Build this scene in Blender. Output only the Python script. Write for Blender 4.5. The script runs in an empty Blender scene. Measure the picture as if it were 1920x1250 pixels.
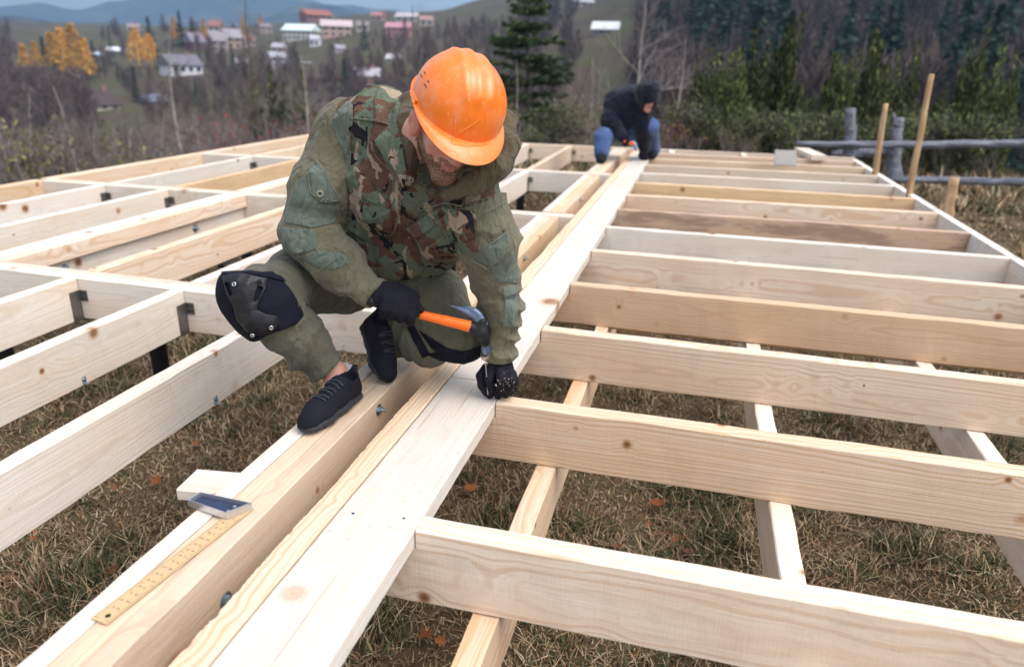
import bpy, bmesh, math, random
import numpy as np
from mathutils import Vector, Matrix, Euler, noise as mnoise
rnd = random.Random(11)
nr = np.random.RandomState(7)
sc = bpy.context.scene
col = sc.collection
PI = math.pi
# ---------------------------------------------------------------- camera
cd = bpy.data.cameras.new("camera"); cam = bpy.data.objects.new("camera", cd); col.objects.link(cam)
yaw, pit, rol = -2.37407240e-01, 3.57929012e-01, 2.98163737e-02
cf = Vector((math.sin(yaw)*math.cos(pit), math.cos(yaw)*math.cos(pit), -math.sin(pit)))
cr = Vector((math.cos(yaw), -math.sin(yaw), 0)); cu = cr.cross(cf)
cr2 = cr*math.cos(rol) + cu*math.sin(rol); cu2 = cu*math.cos(rol) - cr*math.sin(rol)
M = Matrix((cr2, cu2, -cf)).transposed().to_4x4(); M.translation = (0, 0, .95)
cam.matrix_world = M
cd.sensor_width = 36; cd.lens = 25.387; cd.clip_start = .05; cd.clip_end = 9000
cd.dof.use_dof = True; cd.dof.focus_distance = 2.0; cd.dof.aperture_fstop = 2.3
sc.camera = cam
CAM = Vector((0, 0, .95))
# ---------------------------------------------------------------- light
w = bpy.data.worlds.new("World"); sc.world = w; w.use_nodes = True
nt = w.node_tree; nt.nodes.clear()
SUN_EL, SUN_AZ = math.radians(60), math.radians(105)     # azimuth from +Y, clockwise
sky = nt.nodes.new('ShaderNodeTexSky'); sky.sky_type = 'NISHITA'; sky.sun_disc = False
sky.sun_elevation = SUN_EL; sky.sun_rotation = SUN_AZ; sky.dust_density = 4; sky.air_density = 1.2; sky.ozone_density = 1
hs = nt.nodes.new('ShaderNodeHueSaturation'); hs.inputs['Saturation'].default_value = .48
bg = nt.nodes.new('ShaderNodeBackground'); bg.inputs[1].default_value = .15
wo = nt.nodes.new('ShaderNodeOutputWorld')
nt.links.new(sky.outputs[0], hs.inputs['Color']); nt.links.new(hs.outputs[0], bg.inputs[0]); nt.links.new(bg.outputs[0], wo.inputs[0])
sl = bpy.data.lights.new("sun", 'SUN'); sl.energy = .75; sl.angle = math.radians(60); sl.color = (1, .985, .96)
so = bpy.data.objects.new("sun", sl); col.objects.link(so)
sd = Vector((math.sin(SUN_AZ)*math.cos(SUN_EL), math.cos(SUN_AZ)*math.cos(SUN_EL), math.sin(SUN_EL)))
so.rotation_euler = sd.to_track_quat('Z', 'Y').to_euler(); so.location = (0, 0, 20)
sc.view_settings.view_transform = 'Standard'; sc.view_settings.look = 'None'
sc.view_settings.exposure = .92; sc.view_settings.gamma = 1; sc.view_settings.use_curve_mapping = False
sc.render.engine = 'CYCLES'
sc.cycles.use_denoising = True
sc.cycles.max_bounces = 6; sc.cycles.diffuse_bounces = 3; sc.cycles.glossy_bounces = 2
sc.cycles.transmission_bounces = 2; sc.cycles.transparent_max_bounces = 6
sc.cycles.volume_bounces = 0; sc.cycles.caustics_reflective = False; sc.cycles.caustics_refractive = False
# ---------------------------------------------------------------- helpers
def tag(o, label=None, cat=None, group=None, kind=None):
    if label: o['label'] = label
    if cat: o['category'] = cat
    if group: o['group'] = group
    if kind: o['kind'] = kind
    return o
def empty(name, loc=(0, 0, 0), parent=None):
    o = bpy.data.objects.new(name, None); col.objects.link(o); o.location = loc; o.empty_display_size = .1
    if parent: o.parent = parent
    return o
def mk(name, verts, faces, mats=None, parent=None, smooth=False, mi=None, loc=None):
    me = bpy.data.meshes.new(name)
    me.from_pydata([tuple(v) for v in verts], [], [tuple(f) for f in faces])
    for m in (mats if isinstance(mats, (list, tuple)) else [mats]):
        if m: me.materials.append(m)
    if smooth: me.polygons.foreach_set('use_smooth', [True]*len(me.polygons))
    if mi is not None: me.polygons.foreach_set('material_index', list(mi))
    me.update()
    o = bpy.data.objects.new(name, me); col.objects.link(o)
    if parent: o.parent = parent
    if loc is not None: o.location = loc
    return o
def npmesh(name, V, F, mats, parent=None, smooth=False, mi=None, colr=None):
    """fast mesh from numpy: F is (n,3) or (n,4)"""
    V = np.asarray(V, np.float32); F = np.asarray(F, np.int32); n, k = F.shape
    me = bpy.data.meshes.new(name)
    me.vertices.add(len(V)); me.vertices.foreach_set('co', V.ravel())
    me.loops.add(n*k); me.loops.foreach_set('vertex_index', F.ravel())
    me.polygons.add(n); me.polygons.foreach_set('loop_start', np.arange(n, dtype=np.int32)*k)
    me.polygons.foreach_set('loop_total', np.full(n, k, np.int32))
    if smooth: me.polygons.foreach_set('use_smooth', np.ones(n, bool))
    if mi is not None: me.polygons.foreach_set('material_index', np.asarray(mi, np.int32))
    for m in (mats if isinstance(mats, (list, tuple)) else [mats]):
        if m: me.materials.append(m)
    if colr is not None:
        ca = me.color_attributes.new('tint', 'FLOAT_COLOR', 'POINT')
        c4 = np.ones((len(V), 4), np.float32); c4[:, :3] = colr; ca.data.foreach_set('color', c4.ravel())
    me.update(calc_edges=True); me.validate()
    o = bpy.data.objects.new(name, me); col.objects.link(o)
    if parent: o.parent = parent
    return o
class NB:
    """small node-graph builder"""
    def __init__(s, name, rough=.6, spec=.3):
        s.m = bpy.data.materials.new(name); s.m.use_nodes = True; s.t = s.m.node_tree
        s.b = s.t.nodes['Principled BSDF']; s.b.inputs['Roughness'].default_value = rough
        s.b.inputs['Specular IOR Level'].default_value = spec
        s.tc = None
    def n(s, ty, **k):
        x = s.t.nodes.new('ShaderNode'+ty)
        for a, v in k.items(): setattr(x, a, v)
        return x
    def l(s, a, b): s.t.links.new(a, b)
    def co(s, which='Object'):
        if not s.tc: s.tc = s.n('TexCoord')
        return s.tc.outputs[which]
    def mapv(s, v, scale=(1, 1, 1), loc=(0, 0, 0), rot=(0, 0, 0)):
        x = s.n('Mapping'); x.inputs['Scale'].default_value = scale; x.inputs['Location'].default_value = loc
        x.inputs['Rotation'].default_value = rot; s.l(v, x.inputs[0]); return x.outputs[0]
    def noise(s, v, scale, detail=3, rough=.55, dist=0, out=0):
        x = s.n('TexNoise'); x.inputs['Scale'].default_value = scale; x.inputs['Detail'].default_value = detail
        x.inputs['Roughness'].default_value = rough; x.inputs['Distortion'].default_value = dist
        if v: s.l(v, x.inputs['Vector'])
        return x.outputs[out]
    def ramp(s, f, stops, interp='LINEAR'):
        x = s.n('ValToRGB'); x.color_ramp.interpolation = interp; e = x.color_ramp.elements
        while len(e) < len(stops): e.new(.5)
        for i, (p_, c) in enumerate(stops):
            e[i].position = p_; e[i].color = (*c, 1) if isinstance(c, (tuple, list)) else (c, c, c, 1)
        s.l(f, x.inputs[0]); return x.outputs[0]
    def rng(s, f, a, b, c=0, d=1, smooth=False):
        x = s.n('MapRange'); x.interpolation_type = 'SMOOTHSTEP' if smooth else 'LINEAR'
        for i, v in enumerate((a, b, c, d)): x.inputs[i+1].default_value = v
        s.l(f, x.inputs[0]); return x.outputs[0]
    def math(s, op, a, b=None, clamp=False):
        x = s.n('Math', operation=op, use_clamp=clamp)
        for i, v in enumerate((a, b)):
            if v is None: continue
            if isinstance(v, (int, float)): x.inputs[i].default_value = v
            else: s.l(v, x.inputs[i])
        return x.outputs[0]
    def vmath(s, op, a, b=None, sc_=None):
        x = s.n('VectorMath', operation=op)
        for i, v in enumerate((a, b)):
            if v is None: continue
            if isinstance(v, (tuple, list)): x.inputs[i].default_value = v
            else: s.l(v, x.inputs[i])
        if sc_ is not None:
            if isinstance(sc_, (int, float)): x.inputs['Scale'].default_value = sc_
            else: s.l(sc_, x.inputs['Scale'])
        return x.outputs['Value'] if op in ('LENGTH', 'DOT_PRODUCT', 'DISTANCE') else x.outputs[0]
    def mix(s, f, a, b, mode='MIX'):
        x = s.n('Mix', data_type='RGBA', blend_type=mode)
        for i, v in ((0, f), (6, a), (7, b)):
            if isinstance(v, (int, float)): x.inputs[i].default_value = v
            elif isinstance(v, (tuple, list)): x.inputs[i].default_value = (*v, 1)[:4]
            else: s.l(v, x.inputs[i])
        return x.outputs[2]
    def bump(s, h, strength=.3, dist=.002):
        x = s.n('Bump'); x.inputs['Strength'].default_value = strength; x.inputs['Distance'].default_value = dist
        s.l(h, x.inputs['Height']); s.l(x.outputs[0], s.b.inputs['Normal']); return x
    def base(s, c):
        if isinstance(c, (tuple, list)): s.b.inputs['Base Color'].default_value = (*c, 1)
        else: s.l(c, s.b.inputs['Base Color'])
        return s
    def rough(s, f): s.l(f, s.b.inputs['Roughness']); return s
def plain(name, c, rough=.6, metal=0, nscale=0, namt=.25, bump=0, bscale=200, spec=.3, bdist=.001):
    q = NB(name, rough, spec); q.b.inputs['Metallic'].default_value = metal
    if nscale:
        f = q.noise(q.co(), nscale, 4)
        q.base(q.mix(f, tuple(x*(1-namt) for x in c), tuple(min(1, x*(1+namt)) for x in c)))
    else: q.base(c)
    if bump: q.bump(q.noise(q.co(), bscale, 3), bump, bdist)
    return q.m
# ---------------------------------------------------------------- sawn wood
def wood(name, light, dark, knot=(.16, .07, .03), tone=.10, ring=.38, stain=None, stain_amt=.0, rough=.62, ks=6.5):
    q = NB(name, rough, .25)
    oi = q.n('ObjectInfo'); rv = oi.outputs['Random']
    off = q.vmath('SCALE', (13.1, 7.7, 5.3), None, rv)
    x = q.vmath('ADD', q.co(), off)
    st = q.mapv(x, (.45, 1.6, 1.6))
    warp = q.vmath('SCALE', q.vmath('SUBTRACT', q.noise(st, 1.7, 3, .5, out=1), (.5, .5, .5)), None, .085)
    # pith axis (length = local X)
    loc = q.vmath('ADD', q.mapv(q.co(), (0, 1, 1)), warp)
    pith = q.vmath('ADD', loc, q.vmath('SCALE', q.vmath('SUBTRACT', q.noise(off, 3.3, 0, out=1), (.42, .5, .28)), None, .42))
    vor = q.n('TexVoronoi'); vor.inputs['Scale'].default_value = ks; q.l(x, vor.inputs['Vector'])
    vd = vor.outputs['Distance']
    vs = q.n('SeparateColor'); q.l(vor.outputs['Color'], vs.inputs[0])
    ksz = q.rng(vs.outputs[0], .2, 1, .018, .15)                      # size of each knot
    kn = q.math('DIVIDE', vd, ksz)
    r = q.math('ADD', q.vmath('LENGTH', pith), q.rng(kn, 0, 5, .012, 0, True))
    rings = q.noise(None, 1, 2, .6)
    rn = rings.node; rn.noise_dimensions = '1D'; q.l(q.math('MULTIPLY', r, 150), rn.inputs['W'])
    band = q.rng(rings, .42, .66, 0, 1, True)
    fib = q.noise(q.mapv(x, (2, 150, 150)), 1, 3, .6)
    c = q.mix(q.math('MULTIPLY', band, ring), light, dark)
    c = q.mix(q.rng(fib, .35, .75, 0, .22), c, tuple(v*.62 for v in dark))
    big = q.noise(q.mapv(x, (1.1, 5, 5)), 1.3, 3)
    c = q.mix(q.rng(big, .35, .75, 0, .55), c, q.mix(.5, dark, (.74, .47, .26)))
    # per board tone
    hsn = q.n('HueSaturation'); q.l(c, hsn.inputs['Color'])
    q.l(q.rng(rv, 0, 1, 1-tone, 1+tone), hsn.inputs['Value'])
    q.l(q.rng(q.math('FRACT', q.math('MULTIPLY', rv, 7.3)), 0, 1, .82, 1.22), hsn.inputs['Saturation'])
    c = hsn.outputs[0]
    halo = q.rng(kn, 1.9, .9, 0, .55, True)
    c = q.mix(halo, c, (.50, .26, .11))
    c = q.mix(q.rng(kn, 1.05, .8, 0, .85, True), c, (.30, .13, .055))
    kr = q.math('SINE', q.math('MULTIPLY', kn, 26)); c = q.mix(q.math('MULTIPLY', q.rng(kn, 1.5, .9, 0, .35), q.rng(kr, -1, 1)), c, knot); c = q.mix(q.rng(kn, .55, .35, 0, .9, True), c, knot)
    if stain:
        sn = q.noise(q.mapv(x, (1.6, 9, 9)), 1.5, 5, .65)
        c = q.mix(q.rng(sn, .45, .62, 0, stain_amt, True), c, stain)
    ck = q.noise(q.mapv(x, (1.1, 55, 55)), 1.0, 2, .5)
    c = q.mix(q.rng(ck, .715, .75, 0, .38), c, (.30, .19, .12))
    dirt = q.noise(q.mapv(x, (3, 9, 9)), 2.4, 6, .7)
    c = q.mix(q.rng(dirt, .54, .74, 0, .30), c, (.44, .35, .27)); gr = q.noise(q.mapv(x, (2.2, 4, 4)), 3.1, 5, .7); c = q.mix(q.rng(gr, .60, .72, 0, .30), c, (.50, .47, .44))
    speck = q.noise(q.mapv(x, (30, 60, 60)), 2.2, 2)
    c = q.mix(q.rng(speck, .70, .78, 0, .35), c, (.25, .14, .08))
    q.base(c)
    saw = q.noise(q.mapv(x, (260, 18, 18)), 1, 2)
    h = q.math('ADD', q.math('MULTIPLY', fib, .6), q.math('ADD', q.math('MULTIPLY', saw, .5), q.math('MULTIPLY', band, .25)))
    q.bump(h, .8, .0014)
    return q.m
W_WHITE = wood('spruce_pale', (.80, .745, .68), (.68, .585, .48), ring=.6, ks=5.5)
W_PLANK = wood('spruce_plank', (.69, .65, .595), (.58, .525, .46), ring=.5, tone=.02, ks=3.5, stain=(.72, .60, .47), stain_amt=.22)
W_CREAM = wood('spruce_cream', (.79, .67, .55), (.65, .46, .315), ring=.8, ks=8)
W_TAN = wood('spruce_tan', (.76, .60, .43), (.62, .43, .28), ring=.6, stain=(.45, .31, .19), stain_amt=.28)
W_ORANGE = wood('spruce_orange', (.76, .57, .42), (.62, .41, .27), ring=.6)
W_BROWN = wood('spruce_weathered', (.58, .44, .34), (.44, .30, .21), ring=.5, stain=(.27, .18, .14), stain_amt=.75, tone=.03)
def board_mesh(name, L, wd, ht, mat, cham=.003, jit=.0012, rough_edge=None, notch=None, seg=None, groove=None):
    """local: x 0..L, y -wd/2..wd/2, z -ht..0.  Wavy, slightly chamfered edges.
    rough_edge=(side, amp) tears one top edge; notch=(length, depth) lowers the top at the start; groove=(y, [(x0, x1)..]) cracks the top"""
    n = seg or max(6, int(L/(.06 if not groove else .02))); xs = [L*i/n for i in range(n+1)]
    if notch: xs = sorted(xs+[notch[0]-.0001, notch[0]]); n += 2
    prof = [(-wd/2+cham, 0), (wd/2-cham, 0), (wd/2, -cham), (wd/2, -ht+cham), (wd/2-cham, -ht), (-wd/2+cham, -ht), (-wd/2, -ht+cham), (-wd/2, -cham)]
    if groove: gy = groove[0]; prof = [prof[0], (gy-.0018, 0), (gy, -1), (gy+.0018, 0)]+prof[1:]
    V = []; F = []; sd_ = rnd.random()*50; m = len(prof); topn = m-6
    for i, x in enumerate(xs):
        for k, (y, z) in enumerate(prof):
            top = k <= topn or k == m-1
            a = mnoise.noise(Vector((x*4+sd_, (k if k != m-1 else 7)*3.7, 1)))*jit*1.6 + mnoise.noise(Vector((x*23+sd_, k*5.1, 7)))*jit*.8
            b = mnoise.noise(Vector((x*4+sd_, k*3.7, 31)))*jit + mnoise.noise(Vector((x*31+sd_, k*5.1, 17)))*jit*.7
            if groove and 1 <= k <= 3:
                a = mnoise.noise(Vector((x*7+sd_, 1, 1)))*.004; b = 0
                if k == 2:
                    dd = max([max(0, min(1, (x-g0)/.12, (g1-x)/.12)) for g0, g1 in groove[1]]); z = -.006*dd
            if rough_edge and ((k in (0, m-1)) if rough_edge[0] < 0 else (k in (topn-1, topn))):
                t = max(0, mnoise.noise(Vector((x*3+sd_, 2, 3)))+.1)*.7 + max(0, mnoise.noise(Vector((x*27+sd_, 5, 3)))-.18)*.8 + max(0, mnoise.noise(Vector((x*170+sd_, 5, 9))))*.5
                a += t*rough_edge[1]*(1 if rough_edge[0] < 0 else -1)
                if k in (m-1, topn): b -= t*rough_edge[1]*.5
            if notch and top and x < notch[0]: z = z-notch[1]
            V.append((x, y+a, z+b))
    for i in range(n):
        for k in range(m):
            k2 = (k+1) % m
            F.append((i*m+k, i*m+k2, (i+1)*m+k2, (i+1)*m+k))
    F.append(tuple(range(m-1, -1, -1))); F.append(tuple(n*m+k for k in range(m)))
    F = [f[::-1] for f in F]
    me = bpy.data.meshes.new(name); me.from_pydata(V, [], F); me.materials.append(mat); me.update()
    return me
def board(name, a, b, wd, ht, mat, parent=None, roll=0, **k):
    """a, b: centre of the top face at both ends"""
    a = Vector(a); b = Vector(b); d = b-a
    o = bpy.data.objects.new(name, board_mesh(name, d.length, wd, ht, mat, **k)); col.objects.link(o)
    x = d.normalized(); z = Vector((0, 0, 1)); y = z.cross(x).normalized(); z = x.cross(y)
    R = Matrix((x, y, z)).transposed()
    if roll: R = R @ Matrix.Rotation(roll, 3, 'X')
    o.matrix_world = Matrix.Translation(a) @ R.to_4x4()
    if parent: o.parent = parent; o.matrix_parent_inverse = parent.matrix_world.inverted()
    return o
# ================================================================ TIMBER FLOOR FRAME
FR = empty('timber_frame', (0, 0, 0))
tag(FR, 'big unfinished floor frame of pale sawn timber joists and beams above the grass', 'timber frame', kind='thing')
HJ = .19
M_STEEL = plain('zinc_plate', (.22, .215, .20), .42, .85, 30, .25, .2, 300)
M_ZINC = plain('zinc_bolt', (.36, .45, .50), .32, .9, 60, .35)
M_BLACKM = plain('black_painted_steel', (.012, .014, .018), .4, .2, 20, .3)
def lathe(prof, n=12):
    V = []; F = []
    for i in range(n):
        a = 2*PI*i/n
        for r, z in prof: V.append((r*math.cos(a), r*math.sin(a), z))
    m = len(prof)
    for i in range(n):
        j = (i+1) % n
        for k in range(m-1): F.append((i*m+k, j*m+k, j*m+k+1, i*m+k+1))
    return V, F
def boxg(x0, x1, y0, y1, z0, z1):
    V = [(x, y, z) for z in (z0, z1) for y in (y0, y1) for x in (x0, x1)]
    return V, [(0, 2, 3, 1), (4, 5, 7, 6), (0, 1, 5, 4), (1, 3, 7, 5), (3, 2, 6, 7), (2, 0, 4, 6)]
def merge(*gs):
    V = []; F = []
    for g_ in gs:
        o_ = len(V); V += list(g_[0]); F += [tuple(i+o_ for i in f) for f in g_[1]]
    return V, F
def xf(g_, mat): return [tuple(mat @ Vector(v)) for v in g_[0]], g_[1]
# hex nut + washer + thread; axis +z
_nut = merge(lathe([(0, .0), (.019, .0), (.0195, .0025), (.0, .0026)], 16), lathe([(.0125, .0026), (.0125, .0105), (.009, .012), (0, .012)], 6), lathe([(.0055, .012), (.0055, .024), (.004, .026), (0, .026)], 10))
NUT = mk('bolt', *_nut, M_ZINC).data; bpy.data.objects.remove(bpy.data.objects['bolt'])
def bolt(par, loc, axis, s=1.0):
    o = bpy.data.objects.new('bolt', NUT); col.objects.link(o)
    q = Vector(axis).to_track_quat('Z', 'Y').to_matrix().to_4x4()
    W_ = Matrix.Translation(loc) @ q @ Matrix.Diagonal((s, s, s, 1))
    bpy.context.view_layer.update()
    o.parent = par; o.matrix_parent_inverse = Matrix.Identity(4); o.matrix_basis = par.matrix_world.inverted() @ W_
    return o
# --- right bay: joists across (x direction), notched under the plank
JY = [1.256, 1.911, 2.567, 3.212, 3.884, 4.525, 5.160, 5.80, 6.473, 7.104, 7.735, 8.310, 8.870]
JR = [None, None, None, None, None, 4.556, 5.234, 5.933, 6.591, 7.318, 7.97, 8.64, 9.22]
JM = [W_CREAM, W_CREAM, W_CREAM, W_ORANGE, W_CREAM, W_WHITE, W_BROWN, W_CREAM, W_TAN, W_WHITE, W_CREAM, W_TAN, W_ORANGE]
XL, XR = -.4985, 1.775
def keep(c, par):
    W_ = c.matrix_world.copy(); bpy.context.view_layer.update()
    c.parent = par; c.matrix_parent_inverse = Matrix.Identity(4); c.matrix_basis = par.matrix_world.inverted() @ W_
def joist_notched(y0, y1, mat, th=.058):
    return board('joist', (-.688, y0, 0), (XR, y1, 0), th, HJ, mat, FR, cham=.0035, jit=.0022, notch=(XL+.688, .049))
for i, (y, m) in enumerate(zip(JY, JM)):
    joist_notched(y, JR[i] or y, m)
# extra lower board behind the fourth joist
board('joist', (-.56, 3.285, -.035), (XR, 3.285, -.035), .05, HJ, W_TAN, FR)
# rim beams
board('rim_beam', (1.805, -.3, 0), (1.805, 4.72, 0), .058, HJ+.01, W_WHITE, FR)
board('rim_beam', (1.806, 4.724, 0), (1.81, 9.42, 0), .058, HJ+.01, W_WHITE, FR)
board('rim_beam', (-4.95, 8.93, 0), (-.78, 9.33, 0), .06, HJ, W_CREAM, FR)
board('rim_beam', (-.775, 9.335, 0), (1.84, 9.60, 0), .06, HJ, W_CREAM, FR)
for x in (-.3, .55, 1.3): board('spacer_block', (x, 9.02+.1*(x+.8), .0), (x, 9.36+.1*(x+.8), .0), .06, .12, W_WHITE, FR)
# lower beams (y direction) under the right bay joists
for x in (-.338, .338, 1.035):
    board('lower_beam', (x, -.3, -HJ-.002), (x, 9.3, -HJ-.002), .060, .17, W_CREAM if x < 0 else W_WHITE, FR, jit=.002)
# --- plank (being nailed) : near and far lengths, meeting at y = 2.02
PK = empty('nailed_plank', (-.595, 0, 0)); tag(PK, 'wide pale plank with a thin lengthwise crack, nearest the camera, left of the notched joists', 'plank', kind='thing')
PK2 = empty('nailed_plank', (-.595, 2.02, 0)); tag(PK2, 'long white plank under both workers, running away to the far rim', 'plank', kind='thing')
def crackboard(nm, a, b, wd, ht, mat, par, cracks):
    o = board(nm, a, b, wd, ht, mat, None, jit=.0015, groove=cracks)
    bpy.context.view_layer.update(); o.parent = par; o.matrix_parent_inverse = par.matrix_world.inverted()
    return o
bpy.context.view_layer.update()
crackboard('plank_board', (-.5975, -.3, 0), (-.5935, 2.018, 0), .186, .047, W_PLANK, PK, (-.002, [(.55, 1.42), (1.98, 2.32)]))
crackboard('plank_board', (-.596, 2.022, 0), (-.594, 9.26, 0), .184, .047, W_PLANK, PK2, None)
# --- strip with torn edge
board('edge_strip', (-.7235, -.3, .002), (-.722, 4.5, .002), .062, .15, W_TAN if 0 else W_CREAM, FR, rough_edge=(1, .012), seg=1500)
board('edge_strip', (-.722, 4.504, .002), (-.718, 9.2, .002), .060, .15, W_CREAM, FR, rough_edge=(1, .008), seg=300)
# --- triple beam
segs = [(-.4, 2.50), (2.69, 4.70), (4.87, 6.75), (6.92, 9.15)]
for si, (ya, yb) in enumerate(segs):
    b1 = board('beam_ply', (-.9685, ya, .0015), (-.9675, yb, .0015), .0455, HJ, W_WHITE, FR, jit=.002)
    b2 = board('beam_ply', (-.9205, ya, -.001), (-.9195, yb, -.001), .0465, HJ, W_TAN, FR, jit=.002)
    b3 = board('beam_ply', (-.8685, ya, 0), (-.8675, yb, 0), .0535, HJ, W_TAN if si < 2 else W_CREAM, FR, jit=.002)
    bpy.context.view_layer.update()
    for yy in ((1.03, 1.80) if si == 0 else (3.7,) if si == 1 else (5.6,) if si == 2 else ()):
        bolt(b3, (-.8415, yy, -.105 if yy < 1.5 else -.035), (1, 0, 0), .95)
    # lower ply below
    board('lower_beam', (-.895, ya, -HJ-.003), (-.895, yb, -HJ-.003), .12, .12, W_TAN, FR)
# --- cross beams in x direction on the left
XB = [(-4.90, 2.57, -1.0, 2.56), (-4.90, 4.60, -.76, 4.76), (-4.90, 6.53, -.76, 6.86)]
def xby(i, x):
    a = XB[i]; return a[1]+(a[3]-a[1])*(x-a[0])/(a[2]-a[0])
for i, (xa, ya, xb, yb) in enumerate(XB):
    board('cross_beam', (xa, ya, 0), (xb, yb, 0), .055, HJ, W_WHITE, FR)
    board('cross_beam', (xa, ya+.058, -.001), (xb, yb+.058, -.001), .055, HJ, W_CREAM, FR)
board('cross_beam', (-.992, 2.59, -.002), (-.76, 2.59, -.002), .10, HJ, W_TAN, FR)
board('cross_beam', (-4.9, -.36, 0), (1.8, -.36, 0), .055, HJ, W_WHITE, FR)
# outer left rim
board('rim_beam', (-4.925, -.3, 0), (-4.925, 4.6, 0), .10, HJ, W_CREAM, FR)
board('rim_beam', (-4.925, 4.66, 0), (-4.915, 8.86, 0), .10, HJ, W_CREAM, FR)
# hung joists on the left
LX = [-4.345, -3.805, -3.23, -2.645, -2.095, -1.550]
hang_g = merge(boxg(.0302, .0322, -.058, -.002, -.15, -.055), boxg(.0302, .070, -.0025, -.0005, -.105, -.055),
               boxg(-.0322, -.0302, -.058, -.002, -.15, -.055), boxg(-.070, -.0302, -.0025, -.0005, -.105, -.055),
               boxg(-.0322, .0322, -.058, -.002, -HJ-.003, -HJ-.001),
               boxg(.0302, .0322, -.058, -.002, -HJ-.001, -.15))
HANG = mk('joist_hanger', *hang_g, M_STEEL).data; bpy.data.objects.remove(bpy.data.objects['joist_hanger'])
M_HOLE = plain('hole_dark', (.02, .018, .015), .9)
hol = []
for (dx, dz) in ((.042, -.068), (.059, -.068), (.042, -.092), (.059, -.092)):
    V, F = lathe([(0, 0), (.0042, 0), (.0042, .0006), (0, .0006)], 8)
    hol.append(xf((V, F), Matrix.Translation((dx, -.0026, dz)) @ Matrix.Rotation(PI/2, 4, 'X')))
HOLES = mk('nail_holes', *merge(*hol), M_HOLE).data; bpy.data.objects.remove(bpy.data.objects['nail_holes'])
cleat_g = merge(boxg(0, .002, -.008, .008, -.026, .0), boxg(.002, .020, -.008, .008, -.026, -.024), xf(lathe([(.005, 0), (.005, .004), (0, .005)], 6), Matrix.Translation((.002, 0, -.009)) @ Matrix.Rotation(PI/2, 4, 'Y')))
CLEAT = mk('angle_clip', *cleat_g, M_ZINC).data; bpy.data.objects.remove(bpy.data.objects['angle_clip'])
def childat(me, name, par, W_):
    o = bpy.data.objects.new(name, me); col.objects.link(o); o.parent = par
    o.matrix_parent_inverse = Matrix.Identity(4); o.matrix_basis = par.matrix_world.inverted() @ W_; return o
ysets = [(-.33, 0), (0, 1), (1, 2), (2, 3)]
def yb_front(i, x): return xby(i, x)-.0275
def yb_back(i, x): return xby(i, x)+.0855
for xi, x in enumerate(LX):
    for bay in range(4):
        y0 = -.33 if bay == 0 else yb_back(bay-1, x)
        y1 = yb_front(bay, x) if bay < 3 else 8.90+.096*(x+4.95)
        mat = rnd.choice([W_WHITE, W_WHITE, W_CREAM])
        if bay == 0: mat = W_WHITE
        if (xi, bay) in ((1, 2), (0, 3)): mat = W_TAN
        if xi == 2:
            if bay == 0: continue
            j = board('joist', (x-.035, y0+.003, .001), (x-.035, y1-.003, .001), .095, HJ, mat, FR)
            k = board('joist', (x+.053, y0+.003, 0), (x+.053, y1-.003, 0), .075, .085, W_CREAM, FR)
            k = board('joist', (x+.035, y0+.003, -.088), (x+.035, y1-.003, -.088), .045, HJ-.02, W_WHITE, FR)
            bpy.context.view_layer.update()
            for t in (.18, .72): bolt(k, (x+.058, y0+(y1-y0)*t, -.135), (1, 0, 0), 1.3)
            continue
        o = board('joist', (x, y0+.003, 0), (x, y1-.003, 0), .058, HJ, mat, FR, cham=.003, jit=.002)
        bpy.context.view_layer.update()
        if not (bay == 0 and x > -1.9):
            h = childat(HANG, 'joist_hanger', o, Matrix.Translation((x, y1-.001, 0)))
            hh = None
        # little angle clips along the lower edge
        if x > -2.5:
            for t in ((1.0, 1.95) if bay == 0 else (y0+.5, y0+1.3)):
                childat(CLEAT, 'angle_clip', o, Matrix.Translation((x+.0295, t, -.158)))
# holes on the two nearest hangers, as prints of the plate
for o in [o for o in bpy.data.objects if o.name.startswith('joist_hanger')]:
    pm = o.parent
    bpy.context.view_layer.update()
for o in [o for o in list(bpy.data.objects) if o.name.startswith('joist_hanger') and o.matrix_world.translation.y < 3]:
    childat(HOLES, 'nail_holes', o.parent, o.matrix_world.copy())
# clips along the first cross beam
bpy.context.view_layer.update()
xb0 = [o for o in bpy.data.objects if o.name.startswith('cross_beam')][0]
for x in (-2.35, -1.83, -1.33):
    childat(CLEAT, 'angle_clip', xb0, Matrix.Translation((x, 2.54, -.158)) @ Matrix.Rotation(-PI/2, 4, 'Z'))
bolt(xb0, (-1.62, 2.541, -.06), (0, -1, 0), 1.2)
# steel screw posts under the beams
post_g = merge(lathe([(0, -1.2), (.038, -1.2), (.038, -.02), (0, -.02)], 14), boxg(-.08, .08, -.06, .06, -.02, 0))
POST = mk('steel_post', *post_g, M_BLACKM).data; bpy.data.objects.remove(bpy.data.objects['steel_post'])
for (x, y) in [(-4.9, 2.6), (-3.2, 2.6), (-2.3, 2.6), (-3.2, 4.66), (-2.4, 4.7), (-1.6, 4.7), (-4.9, 4.62), (-3.2, 6.6), (-1.6, 6.8), (-2.62, .9), (-.9, 2.6), (-.9, 4.8), (-.9, 6.9), (.34, .0), (.34, 4.6), (.34, 8.8), (1.04, 4.6), (-.338, 4.6), (-.338, 8.8), (-.9, 9.1), (-4.9, 8.8), (-2.6, 9.05), (1.8, 9.4), (-3.0, 3.2), (-2.55, 3.6)]:
    tz = -HJ-.005 if x < -1 or abs(y-2.6) < .1 or x > 1.5 else -HJ-.18 if x > -.8 else -HJ-.125
    o = bpy.data.objects.new('steel_post', POST); col.objects.link(o); o.location = (x, y, tz)
    o.parent = FR
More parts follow.
